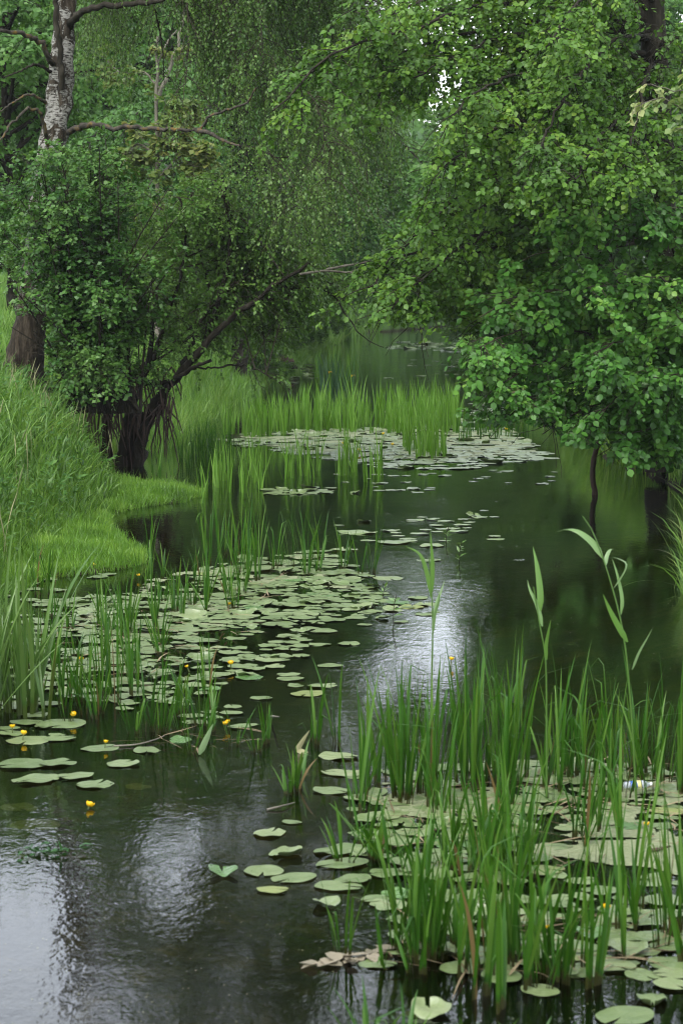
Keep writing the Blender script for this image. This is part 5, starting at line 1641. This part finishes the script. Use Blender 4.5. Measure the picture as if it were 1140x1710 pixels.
# ---- floating bits
def strip(name, lab, cat, q, wd, roll, mm, tint):
    b = on(q[0][0], q[0][1])
    mb = MB()
    P = np.array([on(p[0], p[1], 0.0) if len(p) < 3 else at(p[0], p[1], b[1]) for p in q]); P[:, 2] = np.maximum(P[:, 2], .008)
    ribbon(mb, P, wd, roll, tint, 12)
    tag(link(name, mb.mesh(name, True, b), M[mm], None, b), lab, cat)
strip('bent_blade', 'pale bent dead blade sticking out of midstream water', 'dead leaf', [(514, 1258), (498, 1252, 1), (506, 1236, 1), (517, 1219, 1)], .045, .3, 'seed', .9)
strip('bent_blade', 'pale drooping blade leaning out of the front tuft of reeds', 'dead leaf', [(333, 1262), (342, 1240, 1), (350, 1222, 1), (356, 1208, 1)], .05, .3, 'phrag', 1.0)
def stick(name, lab, q, r0, mm):
    b = on(q[0][0], q[0][1])
    P = np.array([on(p[0], p[1], p[2]) for p in q])
    mb = MB(); V, f = rough_tube(smooth_line(P, 16), np.linspace(r0, r0 * .4, 16), 7, rng, .1); mb.add(V, f)
    tag(link(name, mb.mesh(name, True, b), M[mm], None, b), lab, 'twig')
stick('floating_twig', 'thin pale stick standing up beside the midstream reed blades', [(448, 1205, -.05), (452, 1197, .02), (466, 1197, .13)], .012, 'palebark')
stick('floating_twig', 'dark short twig lying on the duckweed film', [(1082, 1421, .012), (1100, 1418, .02), (1118, 1413, .03)], .016, 'deadwood')
stick('floating_twig', 'long thin stick floating behind the lower left pads', [(190, 1246, .01), (230, 1243, .012), (262, 1234, .02), (275, 1228, .04)], .008, 'palebark')
stick('floating_twig', 'slim twig lying by the short blades in midstream', [(446, 1352, .008), (470, 1346, .02), (492, 1340, .012)], .008, 'palebark')
deb = on(585, 1602)
mb = MB()
k = 34
uu = np.linspace(0, 1, k)
dp = on(530 + 115 * uu + rng.normal(0, 5, k), 1614 - 22 * uu + rng.normal(0, 2.5, k))
dp[:, 2] = rng.uniform(.006, .02, k)
Vv, ff, T = leaves(dp, rng.normal(0, 1, (k, 3)) * [1, 1, .1], np.array([0, 0, 1.0]) + rng.normal(0, .12, (k, 3)), rng.uniform(.05, .12, k), LEAF2, rng.uniform(.3, 1, k))
mb.add(Vv, ff, T)
tag(link('floating_debris', mb.mesh('floating_debris', False, deb), M['pale_litter'], None, deb), 'strip of pale dead leaves drifting in front of the right reeds', 'debris')
wd0 = on(78, 1425)
k = 60
dp = wd0 + np.stack([rng.normal(0, .10, k), rng.normal(0, .10, k), rng.uniform(0, .03, k)], -1)
Vv, ff, T = leaves(dp, rng.normal(0, 1, (k, 3)) * [1, 1, .3], np.array([0, 0, 1.0]) + rng.normal(0, .4, (k, 3)), rng.uniform(.04, .09, k), LEAF_LONG, rng.uniform(0, .5, k))
mb = MB(); mb.add(Vv, ff, T)
tag(link('weed_clump', mb.mesh('weed_clump', False, wd0), M['iris'], None, wd0), 'dark clump of water weed floating in the bright reflections', 'water weed', kind='stuff')

# dead straw lying between the reeds, and specks drifting on the open water
rng = np.random.default_rng(501)
mb = MB()
for poly, cnt in (([(600, 1285), (1139, 1270), (1139, 1420), (900, 1460), (640, 1440)], 150), ([(640, 1540), (1139, 1540), (1139, 1620), (800, 1640), (640, 1610)], 60), ([(20, 1060), (330, 1000), (480, 960), (400, 1060), (200, 1160)], 110), ([(150, 1235), (420, 1215), (420, 1255), (200, 1260)], 16)):
    W = on([p[0] for p in poly], [p[1] for p in poly])
    k = 0
    while k < cnt:
        x_ = rng.uniform(W[:, 0].min(), W[:, 0].max()); y_ = rng.uniform(W[:, 1].min(), W[:, 1].max())
        if not inside(np.array([x_]), np.array([y_]), W[:, :2])[0]: continue
        a_ = rng.uniform(0, 6.28); L = rng.uniform(.1, .45); d_ = np.array([math.cos(a_), math.sin(a_), rng.uniform(-.02, .12)])
        p0 = np.array([x_, y_, .02])
        ribbon(mb, np.stack([p0, p0 + d_ * L * .5 + [0, 0, .01], p0 + d_ * L + rng.normal(0, .03, 3) * [1, 1, .3]]), rng.uniform(.006, .016), a_ + 1.57, rng.uniform(0, 1), 6)
        k += 1
tag(link('reed_litter', mb.mesh('reed_litter'), M['dry']), 'pale dead straw floating between the reeds', 'litter', kind='stuff')
n = 3600
px_, py_ = rng.uniform(-20, 1160, n), 640 + 1080 * rng.uniform(0, 1, n) ** 1.3
P = on(px_, py_)
keep = (np.maximum(*shore(P[:, 0], P[:, 1])) < -.1) & (vnoise(P[:, 0], P[:, 1] * .5, 1.1, 95) > .60) & (rng.uniform(0, 1, n) < np.clip(24 / P[:, 1] , .2, 1) * .7)
P = P[keep]; n = len(P); P[:, 2] = .004
A = rng.normal(0, 1, (n, 3)) * [1, 1, 0]
Vv, ff, T = leaves(P, A, np.array([0, 0, 1.0]) + rng.normal(0, .03, (n, 3)), rng.uniform(.004, .014, n) * np.clip(P[:, 1] / 20, .8, 2), LEAF2, rng.uniform(0, .6, n))
Vv[:, 2] = np.maximum(Vv[:, 2], .003)
mb = MB(); mb.add(Vv, ff, T)
tag(link('floating_specks', mb.mesh('floating_specks'), M['seed']), 'tiny petals and seeds drifting on the water', 'specks', kind='stuff')

# ------------------------------------------------------------------ damp air
hv = np.array([[x_, y_, z_] for z_ in (-2.2, 48.0) for y_ in (-320.0, 1520.0) for x_ in (-1520.0, 1520.0)])
hm, ht_, ho_ = nodes('haze')
pv = ht_.nodes.new('ShaderNodeVolumePrincipled')
pv.inputs['Color'].default_value = (.86, .93, 1.0, 1)
pv.inputs['Density'].default_value = .00015
pv.inputs['Anisotropy'].default_value = .2
ht_.links.new(pv.outputs[0], ho_.inputs['Volume'])
tag(link('haze', mesh_np('haze', hv, [np.array([[0, 2, 3, 1], [4, 5, 7, 6], [0, 1, 5, 4], [2, 6, 7, 3], [0, 4, 6, 2], [1, 3, 7, 5]])]), hm), kind='stuff')
